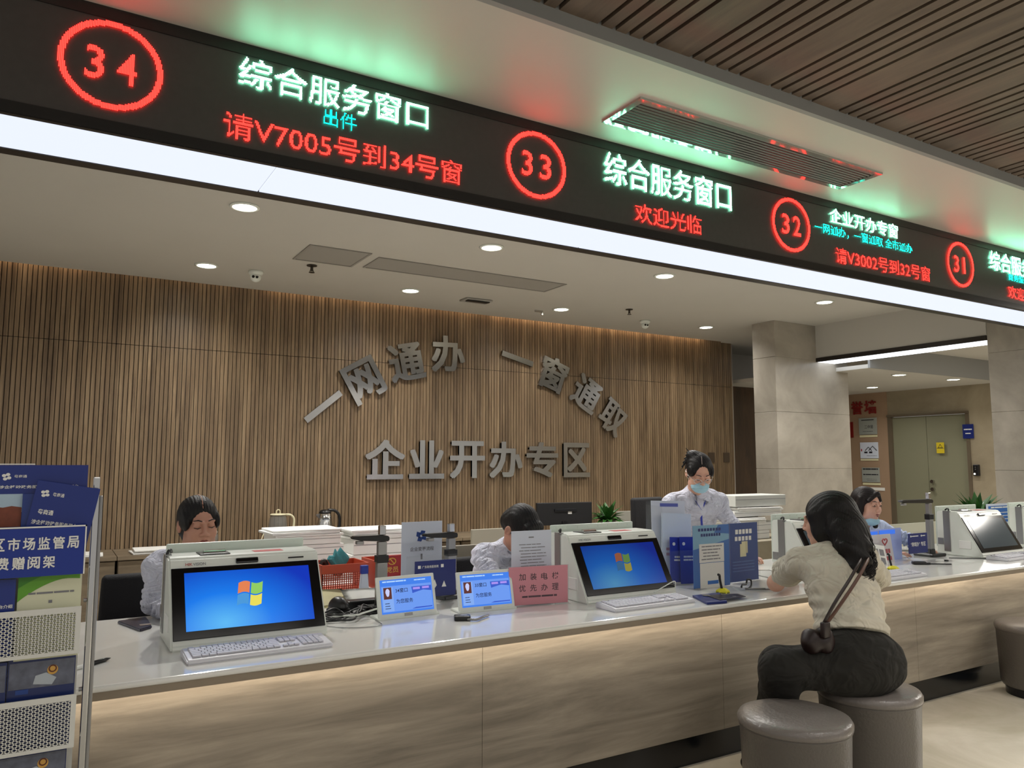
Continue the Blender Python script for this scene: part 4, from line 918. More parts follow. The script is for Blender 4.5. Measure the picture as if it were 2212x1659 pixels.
# monitor, plants, screens behind the centre clerk
t = thing('side_desk', 'grey topped office desk carrying the black monitor', 'desk', (4.9, 6.8, 0))
bm = B(); box(bm, (3.9, 6.5, .70), (6.4, 7.1, .74), bev=.004); obj('desk_top', bm, mat('desk_grey', '#7d786c', .5), t, world=True)
bm = B(); box(bm, (3.95, 6.52, 0), (6.35, 6.56, .70)); obj('modesty_panel', bm, mat('desk_grey'), t, world=True)
t = thing('monitor', 'black computer monitor seen from behind beside the centre clerk', 'monitor', (4.70, 6.80, .74), R(-8))
bm = B(); box(bm, (-.32, -.02, .10), (.33, .02, .335), bev=.006); obj('back_shell', bm, mat('matte_black', '#131315', .5), t)
bm = B(); box(bm, (-.12, -.035, .24), (.14, -.018, .27), bev=.004); obj('vent_ridge', bm, M_black, t)
bm = B(); box(bm, (-.03, -.03, .0), (.03, .0, .14)); cyl(bm, (0, 0, 0), .12, .012); obj('stand', bm, M_black, t)
bm = B(); box(bm, (.04, -.022, .215), (.085, -.0205, .25)); obj('sticker', bm, M_paper, t)
def plant(x, y, z, s, lb, n=34, seed=1, pot=None):
    rr = random.Random(seed); t = thing('potted_plant', lb, 'plant', (x, y, z))
    bm = B(); lathe(bm, [(.05*s, 0), (.075*s, .11*s), (.08*s, .12*s), (.07*s, .12*s), (.065*s, .10*s), (0, .10*s)]); obj('pot', bm, pot or mat('grey_pot', '#6d6a64', .6), t, smooth=True)
    bm = B()
    for i in range(n):
        a = rr.uniform(0, 2*PI); el = rr.uniform(.15, 1.2); L_ = s*rr.uniform(.13, .26); d = Vector((math.cos(a)*math.cos(el), math.sin(a)*math.cos(el), math.sin(el)))
        base = Vector((0, 0, .11*s)); tip = base+d*L_+Vector((0, 0, -.25*L_*math.cos(el))); mid = base+d*L_*.55
        side = d.cross(Vector((0, 0, 1))).normalized()*s*rr.uniform(.018, .032)
        tt = bmesh.new(); v = [tt.verts.new(p) for p in (base+side*.15, mid+side, tip, mid-side, base-side*.15)]; v.append(tt.verts.new(mid+Vector((0, 0, -.008*s))))
        tt.faces.new((v[0], v[1], v[5])); tt.faces.new((v[1], v[2], v[5])); tt.faces.new((v[2], v[3], v[5])); tt.faces.new((v[3], v[4], v[5])); tt.faces.new((v[4], v[0], v[5])); merge(bm, tt)
    obj('foliage', bm, M_green, t)
plant(5.22, 6.72, .74, 1.15, 'leafy green pot plant right of the black monitor', 60, 3)
plant(7.83, 4.22, .785, 1.45, 'green pot plant behind the right-hand terminal by the pillar', 60, 8)
def screen_panel(lb, x0, x1, y, z0, z1, m_, rz=0):
    t = thing('desk_screen', lb, 'desk screen', (x0, y, z0), R(rz)); bm = B(); box(bm, (0, 0, 0), (x1-x0, .03, z1-z0), bev=.004); obj('panel', bm, m_, t)
    bm = B(); box(bm, (.02, 0, -z0), (.06, .03, 0)) if z0 > .02 else box(bm, (.02, 0, 0), (.06, .03, .02)); obj('foot', bm, M_alu, t)
sg = mat('screen_grey', '#8d897c', .6)
screen_panel('grey fabric desk screen left of the centre clerk, upper', 3.18, 3.75, 6.0, .02, .915, sg)
screen_panel('grey fabric desk screen left of the centre clerk, lower', 2.22, 3.0, 5.0, .02, .905, mat('screen_grey2', '#857f72', .6))
screen_panel('pale grey desk screen right of the green plant', 5.70, 6.2, 7.15, .02, .93, mat('screen_pale', '#9a988e', .6))
t = thing('red_folder_box', 'red box file standing behind the dim terminal', 'box', (3.92, 4.9, .785-.0)); bm = B(); box(bm, (0, 0, -.785), (.34, .2, .16), bev=.004); obj('box', bm, mat('bright_red', '#b3282a', .45), t)
# file cabinets behind standing clerk
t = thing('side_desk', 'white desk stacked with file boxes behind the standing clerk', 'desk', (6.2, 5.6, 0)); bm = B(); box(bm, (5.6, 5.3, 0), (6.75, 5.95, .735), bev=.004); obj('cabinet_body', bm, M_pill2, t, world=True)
g_ = 'white file boxes behind the standing clerk'
for i, (x_, w_, z_, h_) in enumerate(((5.74, .55, .737, .085), (5.76, .72, .824, .075), (5.80, .68, .962, .055), (5.82, .73, 1.06, .11))):
    file_box(x_, 5.45, z_, w_, .32, h_, ['lowest white box in the pile behind the standing clerk', 'second white box in the pile behind the standing clerk', 'third white box, just under the top box', 'large top white box in the pile behind the standing clerk'][i], M_paper if i < 3 else mat('grey_white_box', '#c4c6c0', .5), 0, g_)
file_stack('%s loose white folder between the piled boxes', 5.72, 5.43, .901, .5, .30, 4, 21, 'loose folders between the boxes', 1)
file_stack('%s loose white folder under the large top box', 5.85, 5.44, 1.019, .6, .30, 2, 23, 'loose folders under the top box', 1)
file_stack('%s document folder on the counter left of the seated customer', 3.0, 3.62, ZT+.001, .30, .28, 4, 31, 'folders beside the leaflet holder')
sheet('white sheet on the counter behind the deep blue poster', [(3.85, 3.35), (4.08, 3.30), (4.10, 3.56), (3.90, 3.62)], ZT+.004, M_paper)
t = thing('pamphlet_card', 'tall blue and white info card behind the right-hand terminal', 'card', (7.40, 3.90, ZT)); bm = B(); box(bm, (0, 0, 0), (.50, .004, .335), RY(0)); c_ = obj('card', bm, M_paper2, t)
bm = B(); panel(bm, .44, .15, .001, None, .03, .165, -.002); obj('blue_block', bm, M_blue3, c_)
bm = B(); lines(bm, .07, .295, .36, 1, .03, .012, -.004, full=True); lines(bm, .07, .25, .33, 3, .03, .006, -.004, full=True); obj('print', bm, M_paper, c_)
t = thing('low_partition', 'pale low partition seen right of the seated clerk', 'partition', (9.4, 6.0, 0)); bm = B(); box(bm, (-.4, -.02, 0), (1.2, .02, .72)); obj('panel', bm, mat('partition_pale', '#a3a497', .5), t)
# ------------------------------------------------------------------ stools
def stool(x, y, lb):
    t = thing('stool', lb, 'stool', (x, y, 0), 0, 'round taupe leather stools at the counter')
    bm = B(); lathe(bm, [(.185, 0), (.185, .05), (.18, .052)], seg=48); obj('plinth', bm, M_rubber, t, smooth=False)
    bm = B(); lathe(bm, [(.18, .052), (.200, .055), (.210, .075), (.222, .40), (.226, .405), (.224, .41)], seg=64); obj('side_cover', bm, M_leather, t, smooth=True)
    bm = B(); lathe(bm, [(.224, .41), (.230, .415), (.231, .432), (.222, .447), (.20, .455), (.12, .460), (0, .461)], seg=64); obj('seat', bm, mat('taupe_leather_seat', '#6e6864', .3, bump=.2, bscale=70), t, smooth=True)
    bm = B(); tube(bm, [(.224*math.cos(a), .224*math.sin(a), .412) for a in np.linspace(0, 2*PI, 64)[:-1]], .004, 6, closed=True); obj('piping', bm, M_leather, t, smooth=True)
stool(2.735, 2.27, 'empty taupe leather stool nearest the camera')
stool(3.365, 2.36, 'taupe leather stool under the seated customer')
stool(5.60, 2.69, 'empty taupe leather stool at the right picture edge')
# ------------------------------------------------------------------ brochure rack
YR = 2.60
t = thing('brochure_rack', 'metal brochure rack with white mesh pockets and a blue header sign', 'brochure rack', (-.1, YR, 0))
xr0, xr1 = -.42, .098
for x_ in (.122,  -.452):
    bm = B(); box(bm, (x_-.009, YR-.012, 0), (x_+.009, YR+.012, 1.455), bev=.003); obj('post', bm, M_chrome, t, world=True)
bm = B(); box(bm, (.131, YR-.007, .02), (.141, YR+.007, 1.40), bev=.003); obj('post', bm, M_alu, t, world=True)
bm = B(); box(bm, (xr0-.06, YR-.16, 0), (xr1+.06, YR+.16, .03), bev=.006); obj('foot_plate', bm, M_alu, t, world=True)
bm = B()
for z_ in (1.40, 1.1, .85, .6, .35): cyl(bm, (0, 0, 0), .006, .02, 10, M=T(.105, YR, z_) @ RY(90))
obj('fixing_screw', bm, M_alu, t, world=True)
def mesh_panel(z0, z1):
    bm = B(); x0, x1 = xr0, xr1; y = YR-.075; fr = .013
    box(bm, (x0, y, z0+.010), (x0+fr, y+.004, z1-.016)); box(bm, (x1-fr, y, z0+.010), (x1, y+.004, z1-.016)); box(bm, (x0, y, z1-.016), (x1, y+.004, z1)); box(bm, (x0, y, z0), (x1, y+.004, z0+.010))
    box(bm, (x0, y+.004, z0), (x1, y+.07, z0+.004)); o = obj('pocket_frame', bm, M_mesh, t, world=True)
    bm = B(); p = .0105
    W, H = x1-x0-2*fr, z1-z0-.026
    def strands(sgn):
        c = -H*1.6
        while c < W+H*1.6:
            # line x = c + sgn*s*1.6, z = s
            pts = []
            for s_ in (0, H):
                pts.append((c+sgn*s_*1.5, s_))
            (ax, az), (bx, bz2) = pts
            # clip to 0..W
            def clip(ax, az, bx, bz2):
                if ax > bx: ax, az, bx, bz2 = bx, bz2, ax, az
                if bx <= 0 or ax >= W: return None
                sl = (bz2-az)/(bx-ax)
                if ax < 0: az += sl*(0-ax); ax = 0
                if bx > W: bz2 += sl*(W-bx); bx = W
                return ax, az, bx, bz2
            q = clip(ax, az, bx, bz2)
            if q:
                a_, b_ = Vector((x0+fr+q[0], y+.002, z0+.010+q[1])), Vector((x0+fr+q[2], y+.002, z0+.010+q[3]))
                d = (b_-a_).normalized(); n_ = Vector((-d.z, 0, d.x))*.0014; h_ = Vector((0, .0012, 0))
                tt = bmesh.new(); vs = [tt.verts.new(pp) for pp in (a_-n_-h_, b_-n_-h_, b_+n_-h_, a_+n_-h_, a_-n_+h_, b_-n_+h_, b_+n_+h_, a_+n_+h_)]
                for f in ((0, 1, 2, 3), (7, 6, 5, 4), (0, 4, 5, 1), (3, 2, 6, 7)): tt.faces.new([vs[i] for i in f])
                me = bpy.data.meshes.new('t'); tt.to_mesh(me); tt.free(); bm.from_mesh(me); bpy.data.meshes.remove(me)
            c += p*1.5
    strands(1); strands(-1)
    obj('pocket_mesh', bm, M_mesh, t, world=True)
    bm = B(); box(bm, (x0, YR-.003, z0), (x1, YR, z1+.13)); obj('pocket_back', bm, M_mesh, t, world=True)
for z0, z1 in ((1.19, 1.31), (.967, 1.096), (.715, .857), (.47, .60), (.22, .35)): mesh_panel(z0, z1)
bm = B(); box(bm, (-.43, YR-.082, 1.186), (.1, YR-.078, 1.322)); hs = obj('header_sign', bm, mat('sign_blue', '#14308c', .3), t, world=True)
bm = B(); 
for lo, hi in (((-.43, 1.318), (.1, 1.322)), ((.0965, 1.186), (.1, 1.322))): box(bm, (lo[0], YR-.084, lo[1]), (hi[0], YR-.082, hi[1]))
obj('sign_edge', bm, M_paper, hs, world=True)
bm = B()
for i, ch in enumerate('区市场监管局'): text(bm, ch, -.121+i*.0350, 1.259, .028, .033, YR-.0835, bold=.01, fat=.014)
for i, ch in enumerate('免费赠阅架'): text(bm, ch, -.145+i*.0359, 1.208, .028, .033, YR-.0835, bold=.01, fat=.014)
obj('lettering', bm, M_paper, hs, world=True)
def clover(bm, cx, cz, r, y, M=None):
    for i in range(4):
        a = PI/4+i*PI/2+.3; n = 10
        prism(bm, [(cx+r*.62*math.cos(a)+r*.48*math.cos(2*PI*j/n), cz+r*.62*math.sin(a)+r*.40*math.sin(2*PI*j/n)) for j in range(n)], 'y', y-.0004, y, M)
def brochure(lb, x, y, z, w_, h_, m_, deco, grp, rot=(0, 0, 0), th=.008):
    b_ = thing('brochure', lb, 'brochure', (x, y, z), 0, grp, rot=tuple(R(a) for a in rot))
    bm = B(); box(bm, (0, 0, 0), (w_, th, h_)); c_ = obj('cover', bm, m_, b_)
    for nm, mm, fn in deco:
        bm = B(); fn(bm); obj(nm, bm, mm, c_)
    return b_
deep = mat('cover_blue', '#1c2f7c', .22)
def deco_yst(w_, h_, big=1):
    def f(bm):
        clover(bm, w_*.16, h_*.86, .012*big, -.0006); text(bm, '粤商通', w_*.28, h_*.84, w_*.18, h_*.045, -.0008)
        text(bm, '粤商通', w_*.12, h_*.62, w_*.24, h_*.06, -.0008, bold=.02); text(bm, '涉企移动政务服务平台介绍', w_*.06, h_*.50, w_*.86, h_*.055, -.0008, bold=.02)
    return f
brochure('wide landscape blue brochure with clover emblem at the rack top', -.165, YR-.03, 1.21, .262, .280, deep, [
    ('lettering', M_paper, lambda bm: (clover(bm, .064, .248, .011, -.0006), text(bm, '粤商通', .082, .245, .03, .008, -.0008), text(bm, '涉企移动政务服务平台', .047, .215, .13, .009, -.0008, bold=.02), text(bm, '服务平台', .195, .215, .045, .009, -.0008, bold=.02))),
    ('sky_picture', mat('picture_sky', '#a9c0d2', .4), lambda bm: panel(bm, .105, .05, .0004, None, .0, .150, -.0008)),
    ('rock_picture', mat('picture_rock', '#7a3d28', .5, vary=.3, vscale=60), lambda bm: prism(bm, [(0, .11), (.104, .11), (.104, .163), (.08, .167), (.06, .163), (.04, .166), (.02, .163), (0, .166)], 'y', -.0014, -.001)),
    ('page_top_edge', M_paper, lambda bm: panel(bm, .13, .003, .004, None, .0, .281, .002))], 'blue brochures in the top pocket')
brochure('plain blue brochure hidden behind the tilted one', -.06, YR-.042, 1.20, .15, .21, mat('cover_blue2', '#243a80', .25), [], 'blue brochures in the top pocket')
brochure('tilted glossy blue brochure reading 粤商通, in front at the rack top', -.067, YR-.054, 1.212, .158, .240, deep, [('lettering', M_paper, deco_yst(.158, .240, .9))], 'blue brochures in the top pocket', (0, 10, 0))
green = mat('cover_green', '#5d9a2c', .35)
def swoosh(bm):
    n = 10; up = [(i/n*.148, .232-.002*math.sin(i/n*PI)) for i in range(n+1)]
    lo = [(i/n*.148, .158+.058*math.sin(min(1, i/n*1.15)*PI/2)**.9-.012*max(0, i/n-.75)*4*.3) for i in range(n+1)]
    prism(bm, lo+up[::-1], 'y', -.0008, -.0003)
def swoosh2(bm):
    n = 10; up = [(i/n*.09, .2315) for i in range(n+1)]; lo = [(i/n*.09, .195+.036*math.sin(i/n*PI/2)) for i in range(n+1)]
    prism(bm, lo+up[::-1], 'y', -.0012, -.0009)
brochure('cream brochure with green swoosh cover behind the white mesh', -.057, YR-.052, .958, .153, .236, mat('cream_cover', '#cfd0b4', .4), [('green_swoosh', green, swoosh), ('green_corner', mat('cover_green2', '#3c7d24', .35), swoosh2),
    ('print', M_greyink, lambda bm: (lines(bm, .025, .176, .11, 1, .01, .005, -.001, full=True), panel(bm, .009, .008, .0004, None, .074, .150, -.001)))], 'brochures in the second pocket')
brochure('blue brochure left of the green one, reading 平台介绍', -.225, YR-.058, .965, .163, .215, deep, [('lettering', M_paper, lambda bm: text(bm, '平台介绍', .115, .138, .043, .010, -.0008, bold=.02))], 'brochures in the second pocket')
photo = mat('town_photo', '#5b5f6e', .3, vary=.6, vscale=45)
for (zz, off, row) in ((.722, 0, 'third'), (.475, -.01, 'fourth'), (.225, -.01, 'lowest')):
    for j, (x_, sd) in enumerate(((-.068, 'right'), (-.17, 'middle'), (-.29, 'left'))):
        sx = x_+off
        brochure('navy town guide with round gold seal, %s in the %s rack pocket' % (sd, row), sx, YR-.05-.009*j, zz, .16 if j == 0 else .10, .243 if j == 0 else .238, mat('guide_navy', '#1d2b5e', .25), [
            ('town_picture', photo, lambda bm: panel(bm, .095 if j else .155, .070, .0004, None, .003, .160, -.0008)),
            ('gold_seal', mat('seal_gold', '#c99a4a', .4), lambda bm: cyl(bm, (0, 0, 0), .013, .0006, 24, M=T(.105 if j == 0 else .07, -.0012, .204) @ RX(90))),
            ('seal_ring', mat('seal_dark', '#5a2a24', .4), lambda bm: tube(bm, [((.105 if j == 0 else .07)+.0085*math.cos(a), -.0022, .207+.0085*math.sin(a)) for a in np.linspace(0, 2*PI, 20)[:-1]], .0016, 6, closed=True)),
            ('river_patch', mat('patch_pale', '#aab2ba', .4), lambda bm: prism(bm, [((.06 if j == 0 else .02)+a, .170+b_) for a, b_ in ((0, 0), (.045, -.006), (.055, .012), (.03, .028), (.005, .022))], 'y', -.0016, -.0012)),
            ('blue_edge', M_navy2, lambda bm: panel(bm, .03, .012, .0004, None, .02, .146, -.0008))], 'town guides in the %s pocket' % row)

# ------------------------------------------------------------------ people: smooth blended solids turned into one surface
class Blob:
    def __init__(s, h=.005): s.h = h; s.P = []
    def ell(s, c, r, k_=.02, M=None, sub=False): s.P.append(('e', np.array(c, float), np.array(r, float), k_, M, sub)); return s
    def cap(s, a, b, ra, rb=None, k_=.02, sub=False, flat=None): s.P.append(('c', np.array(a, float), np.array(b, float), k_, (ra, ra if rb is None else rb, flat), sub)); return s
    def chain(s, pts, rs, k_=.02):
        for i in range(len(pts)-1): s.cap(pts[i], pts[i+1], rs[i], rs[i+1], k_)
        return s
    def bounds(s):
        lo = np.full(3, 1e9); hi = -lo
        for p in s.P:
            if p[5]: continue
            if p[0] == 'e': m_ = p[2].max() if p[4] is not None else p[2]; a, b = p[1]-m_, p[1]+m_
            else: m_ = max(p[4][0], p[4][1]); a, b = np.minimum(p[1], p[2])-m_, np.maximum(p[1], p[2])+m_
            lo = np.minimum(lo, a); hi = np.maximum(hi, b)
        return lo-.03, hi+.03
    def mesh(s, disp=None, cut=None):
        h = s.h; lo, hi = s.bounds(); n = np.ceil((hi-lo)/h).astype(int)+1
        D = np.full(n, .2)
        ax = [lo[i]+np.arange(n[i])*h for i in range(3)]
        for kind, p, q, k_, ex, sub in s.P:
            if kind == 'e': m_ = (q.max() if ex is not None else q); a, b = p-m_, p+m_
            else: m_ = max(ex[0], ex[1]); a, b = np.minimum(p, q)-m_, np.maximum(p, q)+m_
            i0 = np.maximum(0, np.floor((a-k_-.02-lo)/h).astype(int)); i1 = np.minimum(n, np.ceil((b+k_+.02-lo)/h).astype(int)+1)
            if (i1 <= i0).any(): continue
            sl = tuple(slice(i0[i], i1[i]) for i in range(3))
            X = ax[0][sl[0]][:, None, None]; Y = ax[1][sl[1]][None, :, None]; Z = ax[2][sl[2]][None, None, :]
            if kind == 'e':
                dx, dy, dz = X-p[0], Y-p[1], Z-p[2]
                if ex is not None:
                    Mi = ex.T; dx, dy, dz = (Mi[0, 0]*dx+Mi[0, 1]*dy+Mi[0, 2]*dz, Mi[1, 0]*dx+Mi[1, 1]*dy+Mi[1, 2]*dz, Mi[2, 0]*dx+Mi[2, 1]*dy+Mi[2, 2]*dz)
                k0 = np.sqrt((dx/q[0])**2+(dy/q[1])**2+(dz/q[2])**2); k1 = np.sqrt((dx/q[0]**2)**2+(dy/q[1]**2)**2+(dz/q[2]**2)**2)+1e-9
                d = k0*(k0-1)/k1
            else:
                v = q-p; L2 = v@v+1e-12; t = np.clip(((X-p[0])*v[0]+(Y-p[1])*v[1]+(Z-p[2])*v[2])/L2, 0, 1)
                d = np.sqrt((X-p[0]-t*v[0])**2+(Y-p[1]-t*v[1])**2+(Z-p[2]-t*v[2])**2)-(ex[0]+(ex[1]-ex[0])*t)
            o = D[sl]
            if sub:
                hh = np.clip(.5-.5*(o+d)/k_, 0, 1); D[sl] = o*(1-hh)-d*hh+k_*hh*(1-hh)
            else:
                hh = np.clip(.5+.5*(o-d)/k_, 0, 1); D[sl] = o*(1-hh)+d*hh-k_*hh*(1-hh)
        if disp is not None or cut is not None:
            X, Y, Z = ax[0][:, None, None], ax[1][None, :, None], ax[2][None, None, :]
            if disp is not None: D = D + disp(X, Y, Z)
            if cut is not None: D = np.maximum(D, cut(X, Y, Z))
        # surface nets
        Sg = D < 0; c = Sg[:-1, :-1, :-1].astype(np.int8)
        offs = [(i, j, l) for i in (0, 1) for j in (0, 1) for l in (0, 1)]
        def cr(o_, A): return A[o_[0]:A.shape[0]-1+o_[0], o_[1]:A.shape[1]-1+o_[1], o_[2]:A.shape[2]-1+o_[2]]
        tot = sum(cr(o_, Sg).astype(np.int8) for o_ in offs); act = (tot > 0) & (tot < 8)
        idx = np.argwhere(act); ids = -np.ones(act.shape, int); ids[act] = np.arange(len(idx))
        vals = {o_: cr(o_, D)[act] for o_ in offs}
        acc = np.zeros((len(idx), 3)); cnt = np.zeros(len(idx))
        for a in offs:
            for d_ in range(3):
                if a[d_]: continue
                b = tuple(1 if i == d_ else a[i] for i in range(3)); va, vb = vals[a], vals[b]; mk = (va < 0) != (vb < 0)
                t = np.where(mk, va/(va-vb+1e-12), 0); pt = np.tile(np.array(a, float), (len(idx), 1)); pt[:, d_] = t
                acc[mk] += pt[mk]; cnt[mk] += 1
        V = lo+(idx+acc/cnt[:, None])*h
        F = []
        for d_ in range(3):
            e1, e2 = [(1, 2), (2, 0), (0, 1)][d_]
            sA = [slice(None)]*3; sB = [slice(None)]*3; sA[d_] = slice(0, -1); sB[d_] = slice(1, None)
            ch = Sg[tuple(sA)] != Sg[tuple(sB)]; w_ = np.argwhere(ch)
            w_ = w_[(w_[:, e1] > 0) & (w_[:, e2] > 0) & (w_[:, e1] < n[e1]-1) & (w_[:, e2] < n[e2]-1)]
            if not len(w_): continue
            def g(o1, o2): q_ = w_.copy(); q_[:, e1] -= o1; q_[:, e2] -= o2; return ids[q_[:, 0], q_[:, 1], q_[:, 2]]
            Q = np.stack([g(1, 1), g(0, 1), g(0, 0), g(1, 0)], 1)
            ins = Sg[w_[:, 0], w_[:, 1], w_[:, 2]]; Q[~ins] = Q[~ins][:, ::-1]; F.append(Q)
        F = np.concatenate(F); F = F[(F >= 0).all(1)]
        me = bpy.data.meshes.new('blob'); me.vertices.add(len(V)); me.vertices.foreach_set('co', V.ravel())
        me.loops.add(F.size); me.loops.foreach_set('vertex_index', F.ravel()); me.polygons.add(len(F)); me.polygons.foreach_set('loop_start', np.arange(0, F.size, 4)); me.update(calc_edges=True); me.validate()
        return me
def skin_mat(name, c):
    m = mat(name, c, .5, bump=.05, bscale=150, vary=.06, vscale=30); b = m.node_tree.nodes['Principled BSDF']
    b.inputs['Subsurface Weight'].default_value = .15; b.inputs['Subsurface Radius'].default_value = (.01, .004, .002); b.inputs['Subsurface Scale'].default_value = .6
    return m
def hair_mat(name, c):
    if name in _M: return _M[name]
    m = mat(name, c, .5, spec=.3); nt = m.node_tree; N, L = nt.nodes.new, nt.links.new
    tc = N('ShaderNodeTexCoord'); mp = N('ShaderNodeMapping'); mp.inputs['Scale'].default_value = (160, 160, 9); L(tc.outputs['Object'], mp.inputs['Vector'])
    n = N('ShaderNodeTexNoise'); n.inputs['Scale'].default_value = 1; n.inputs['Detail'].default_value = 3; L(mp.outputs[0], n.inputs['Vector'])
    bp = N('ShaderNodeBump'); bp.inputs['Strength'].default_value = .6; bp.inputs['Distance'].default_value = .004; L(n.outputs['Fac'], bp.inputs['Height']); L(bp.outputs[0], nt.nodes['Principled BSDF'].inputs['Normal'])
    return m
def cloth_disp(amp, f1=38, f2=24, seed=0):
    def f(X, Y, Z):
        return amp*(np.sin(f1*(X+.6*Z)+seed+2*np.sin(9*Y+7*Z))*np.sin(f2*(Z-.5*X+.4*Y)+seed*2+1.5*np.sin(8*X))+.5*np.sin(70*(X*.5+Z+.3*Y)+3*np.sin(12*Z+seed)))
    return f
V3 = lambda *a: np.array(a, float)
def unit(v): v = np.array(v, float); return v/np.linalg.norm(v)

def person(name, lb, head, F, pitch, roll, sc, neck, sh, el, wr, pelvis, knees, ankles, hair, shirt_m, trouser_m, skin, shirt_amp=.003, sleeve=1.0, extras=(), hands=True, slim=1.0, hem=None, feet=True):
    """sh/el/wr/knees/ankles = (right, left) joints in room coordinates"""
    root = thing(name, lb, 'person', (pelvis[0], pelvis[1], 0)); root_M = wm(root)
    yaw = math.atan2(-F[0], F[1])
    RM = (Matrix.Rotation(yaw, 3, 'Z') @ Matrix.Rotation(-R(pitch), 3, 'X') @ Matrix.Rotation(R(roll), 3, 'Y')); HM = np.array(RM); H0 = np.array(head, float)
    hp = lambda x, y, z: H0+HM@(np.array([x, y, z])*sc)
    hr = lambda *r_: tuple(a*sc for a in r_)
    def E(bl, c, r_, k_=.015, sub=False): bl.ell(hp(*c), hr(*r_), k_*sc, HM, sub)
    bl = Blob(.0042)
    E(bl, (0, -.012, .035), (.074, .092, .082)); E(bl, (0, .030, -.035), (.060, .062, .078), .03); E(bl, (0, .062, -.096), (.024, .020, .018), .03)
    for s_ in (-1, 1):
        E(bl, (s_*.036, .058, -.030), (.026, .026, .030), .02); E(bl, (s_*.045, .02, -.075), (.022, .03, .022), .03)
        E(bl, (s_*.031, .088, .008), (.019, .014, .012), .008, True)
        E(bl, (s_*.031, .080, .006), (.0165, .0120, .0125), .003)
        E(bl, (s_*.078, -.008, -.005), (.010, .020, .031), .006); E(bl, (s_*.084, -.004, -.002), (.005, .011, .018), .004, True)
        E(bl, (s_*.0135, .096, -.032), (.0085, .009, .0075), .006)
        bl.cap(hp(s_*.012, .092, .024), hp(s_*.046, .080, .026), .006*sc, .004*sc, .015)
    bl.cap(hp(0, .088, .012), hp(0, .104, -.027), .0065*sc, .0105*sc, .010)
    bl.cap(hp(-.017, .085, -.058), hp(.017, .085, -.058), .006*sc, k_=.006); bl.cap(hp(0, .091, -.058), hp(0, .091, -.058), .006*sc, k_=.008)
    bl.cap(hp(-.014, .084, -.068), hp(.014, .084, -.068), .0068*sc, k_=.006)
    neck = V3(*neck); bl.cap(hp(0, -.022, -.055), neck, .050*sc, .052*sc, .03)
    sh = [V3(*p) for p in sh]; el = [V3(*p) for p in el]; wr = [V3(*p) for p in wr]; pelvis = V3(*pelvis)
    across = unit(sh[0]-sh[1]); up = unit(neck-pelvis); fwd = np.cross(up, across); fwd = unit(fwd); BM = np.stack([across, fwd, up], 1)
    chest = neck*.62+pelvis*.38; midc = (sh[0]+sh[1])/2; halfw = np.linalg.norm(sh[0]-sh[1])/2
    bl.ell(chest, (halfw*.86, .085*slim, .17), .05, BM); bl.cap(sh[0], sh[1], .045, k_=.05); bl.cap(neck, midc-.03*up, .055, .06, .04)
    bl.ell(pelvis+.05*up, (.135*slim, .095*slim, .14), .06, BM)
    for i in (0, 1): bl.cap(sh[i], el[i], .042*slim, .034*slim**1.6, .03); bl.cap(el[i], wr[i], .034*slim**1.6, .023, .015)
    if hands:
        for i in (0, 1):
            d = unit(wr[i]-el[i]); d = unit(d*(1, 1, .1)); side = unit(np.cross(d, (0, 0, 1))); dn = V3(0, 0, -1)
            pc = wr[i]+d*.05; PM = np.stack([side, d, np.cross(side, d)], 1); bl.ell(pc, (.038, .050, .014), .012, PM)
            for j, (o_, L_) in enumerate(((-.028, .062), (-.010, .074), (.009, .070), (.027, .055))):
                a = pc+side*o_+d*.040; b = a+d*L_*.45+dn*.001; c_ = b+d*L_*.32+dn*.010; e_ = c_+d*L_*.2+dn*.012
                bl.chain([a, b, c_, e_], [.0088, .0082, .0075, .0065], .003)
            th_s = -1 if i == 0 else 1; a = wr[i]+d*.025+side*th_s*.025; b = a+side*th_s*.024+d*.022; c_ = b+d*.028+side*th_s*.006; bl.chain([a, b, c_], [.012, .0095, .0075], .006)
    for i in (0, 1):
        if trouser_m is None: continue
        kn, an = V3(*knees[i]), V3(*ankles[i]); hip = pelvis+across*(.08 if i == 0 else -.08)
        bl.cap(hip, kn, .07*slim, .048, .04); bl.cap(kn, an, .046, .032, .02)
    body = mobj('body', bl.mesh(), skin, root, True, True)
    # shirt
    s = Blob(.0055)
    s.ell(chest+.0*fwd, (halfw*.98, .108*slim, .19), .06, BM); s.cap(sh[0]-.004*up, sh[1]-.004*up, .064, k_=.06); s.cap(neck-.012*up, midc-.06*up, .072, .09, .05)
    for i in (0, 1): s.cap(neck-.03*up, sh[i], .062, .064, .04)
    s.ell(pelvis+.14*up, (.152*slim, .115*slim, .16), .08, BM)
    ends = []
    for i in (0, 1):
        e_ = el[i]; w2 = wr[i]; full = sleeve >= 1
        s.cap(sh[i], el[i] if sleeve > .8 else sh[i]*(1-sleeve)+el[i]*sleeve, .060, .054, .035)
        if full: s.cap(el[i], el[i]*(2-sleeve)+w2*(sleeve-1) if sleeve < 2 else w2, .052, .042, .02)
    hz = pelvis+(.02 if hem is None else hem)*up
    base = cloth_disp(shirt_amp, seed=pelvis[0]*3)
    folds = [(el[i], unit(el[i]-sh[i])) for i in (0, 1)]
    def sdisp(X, Y, Z):
        d = base(X, Y, Z)
        for (c_, ax_) in folds:
            r2 = (X-c_[0])**2+(Y-c_[1])**2+(Z-c_[2])**2
            w_ = np.exp(-r2/.012); d = d+w_*shirt_amp*2.2*np.sin(((X-c_[0])*ax_[0]+(Y-c_[1])*ax_[1]+(Z-c_[2])*ax_[2])*210+2*np.sin(X*40))
        return d
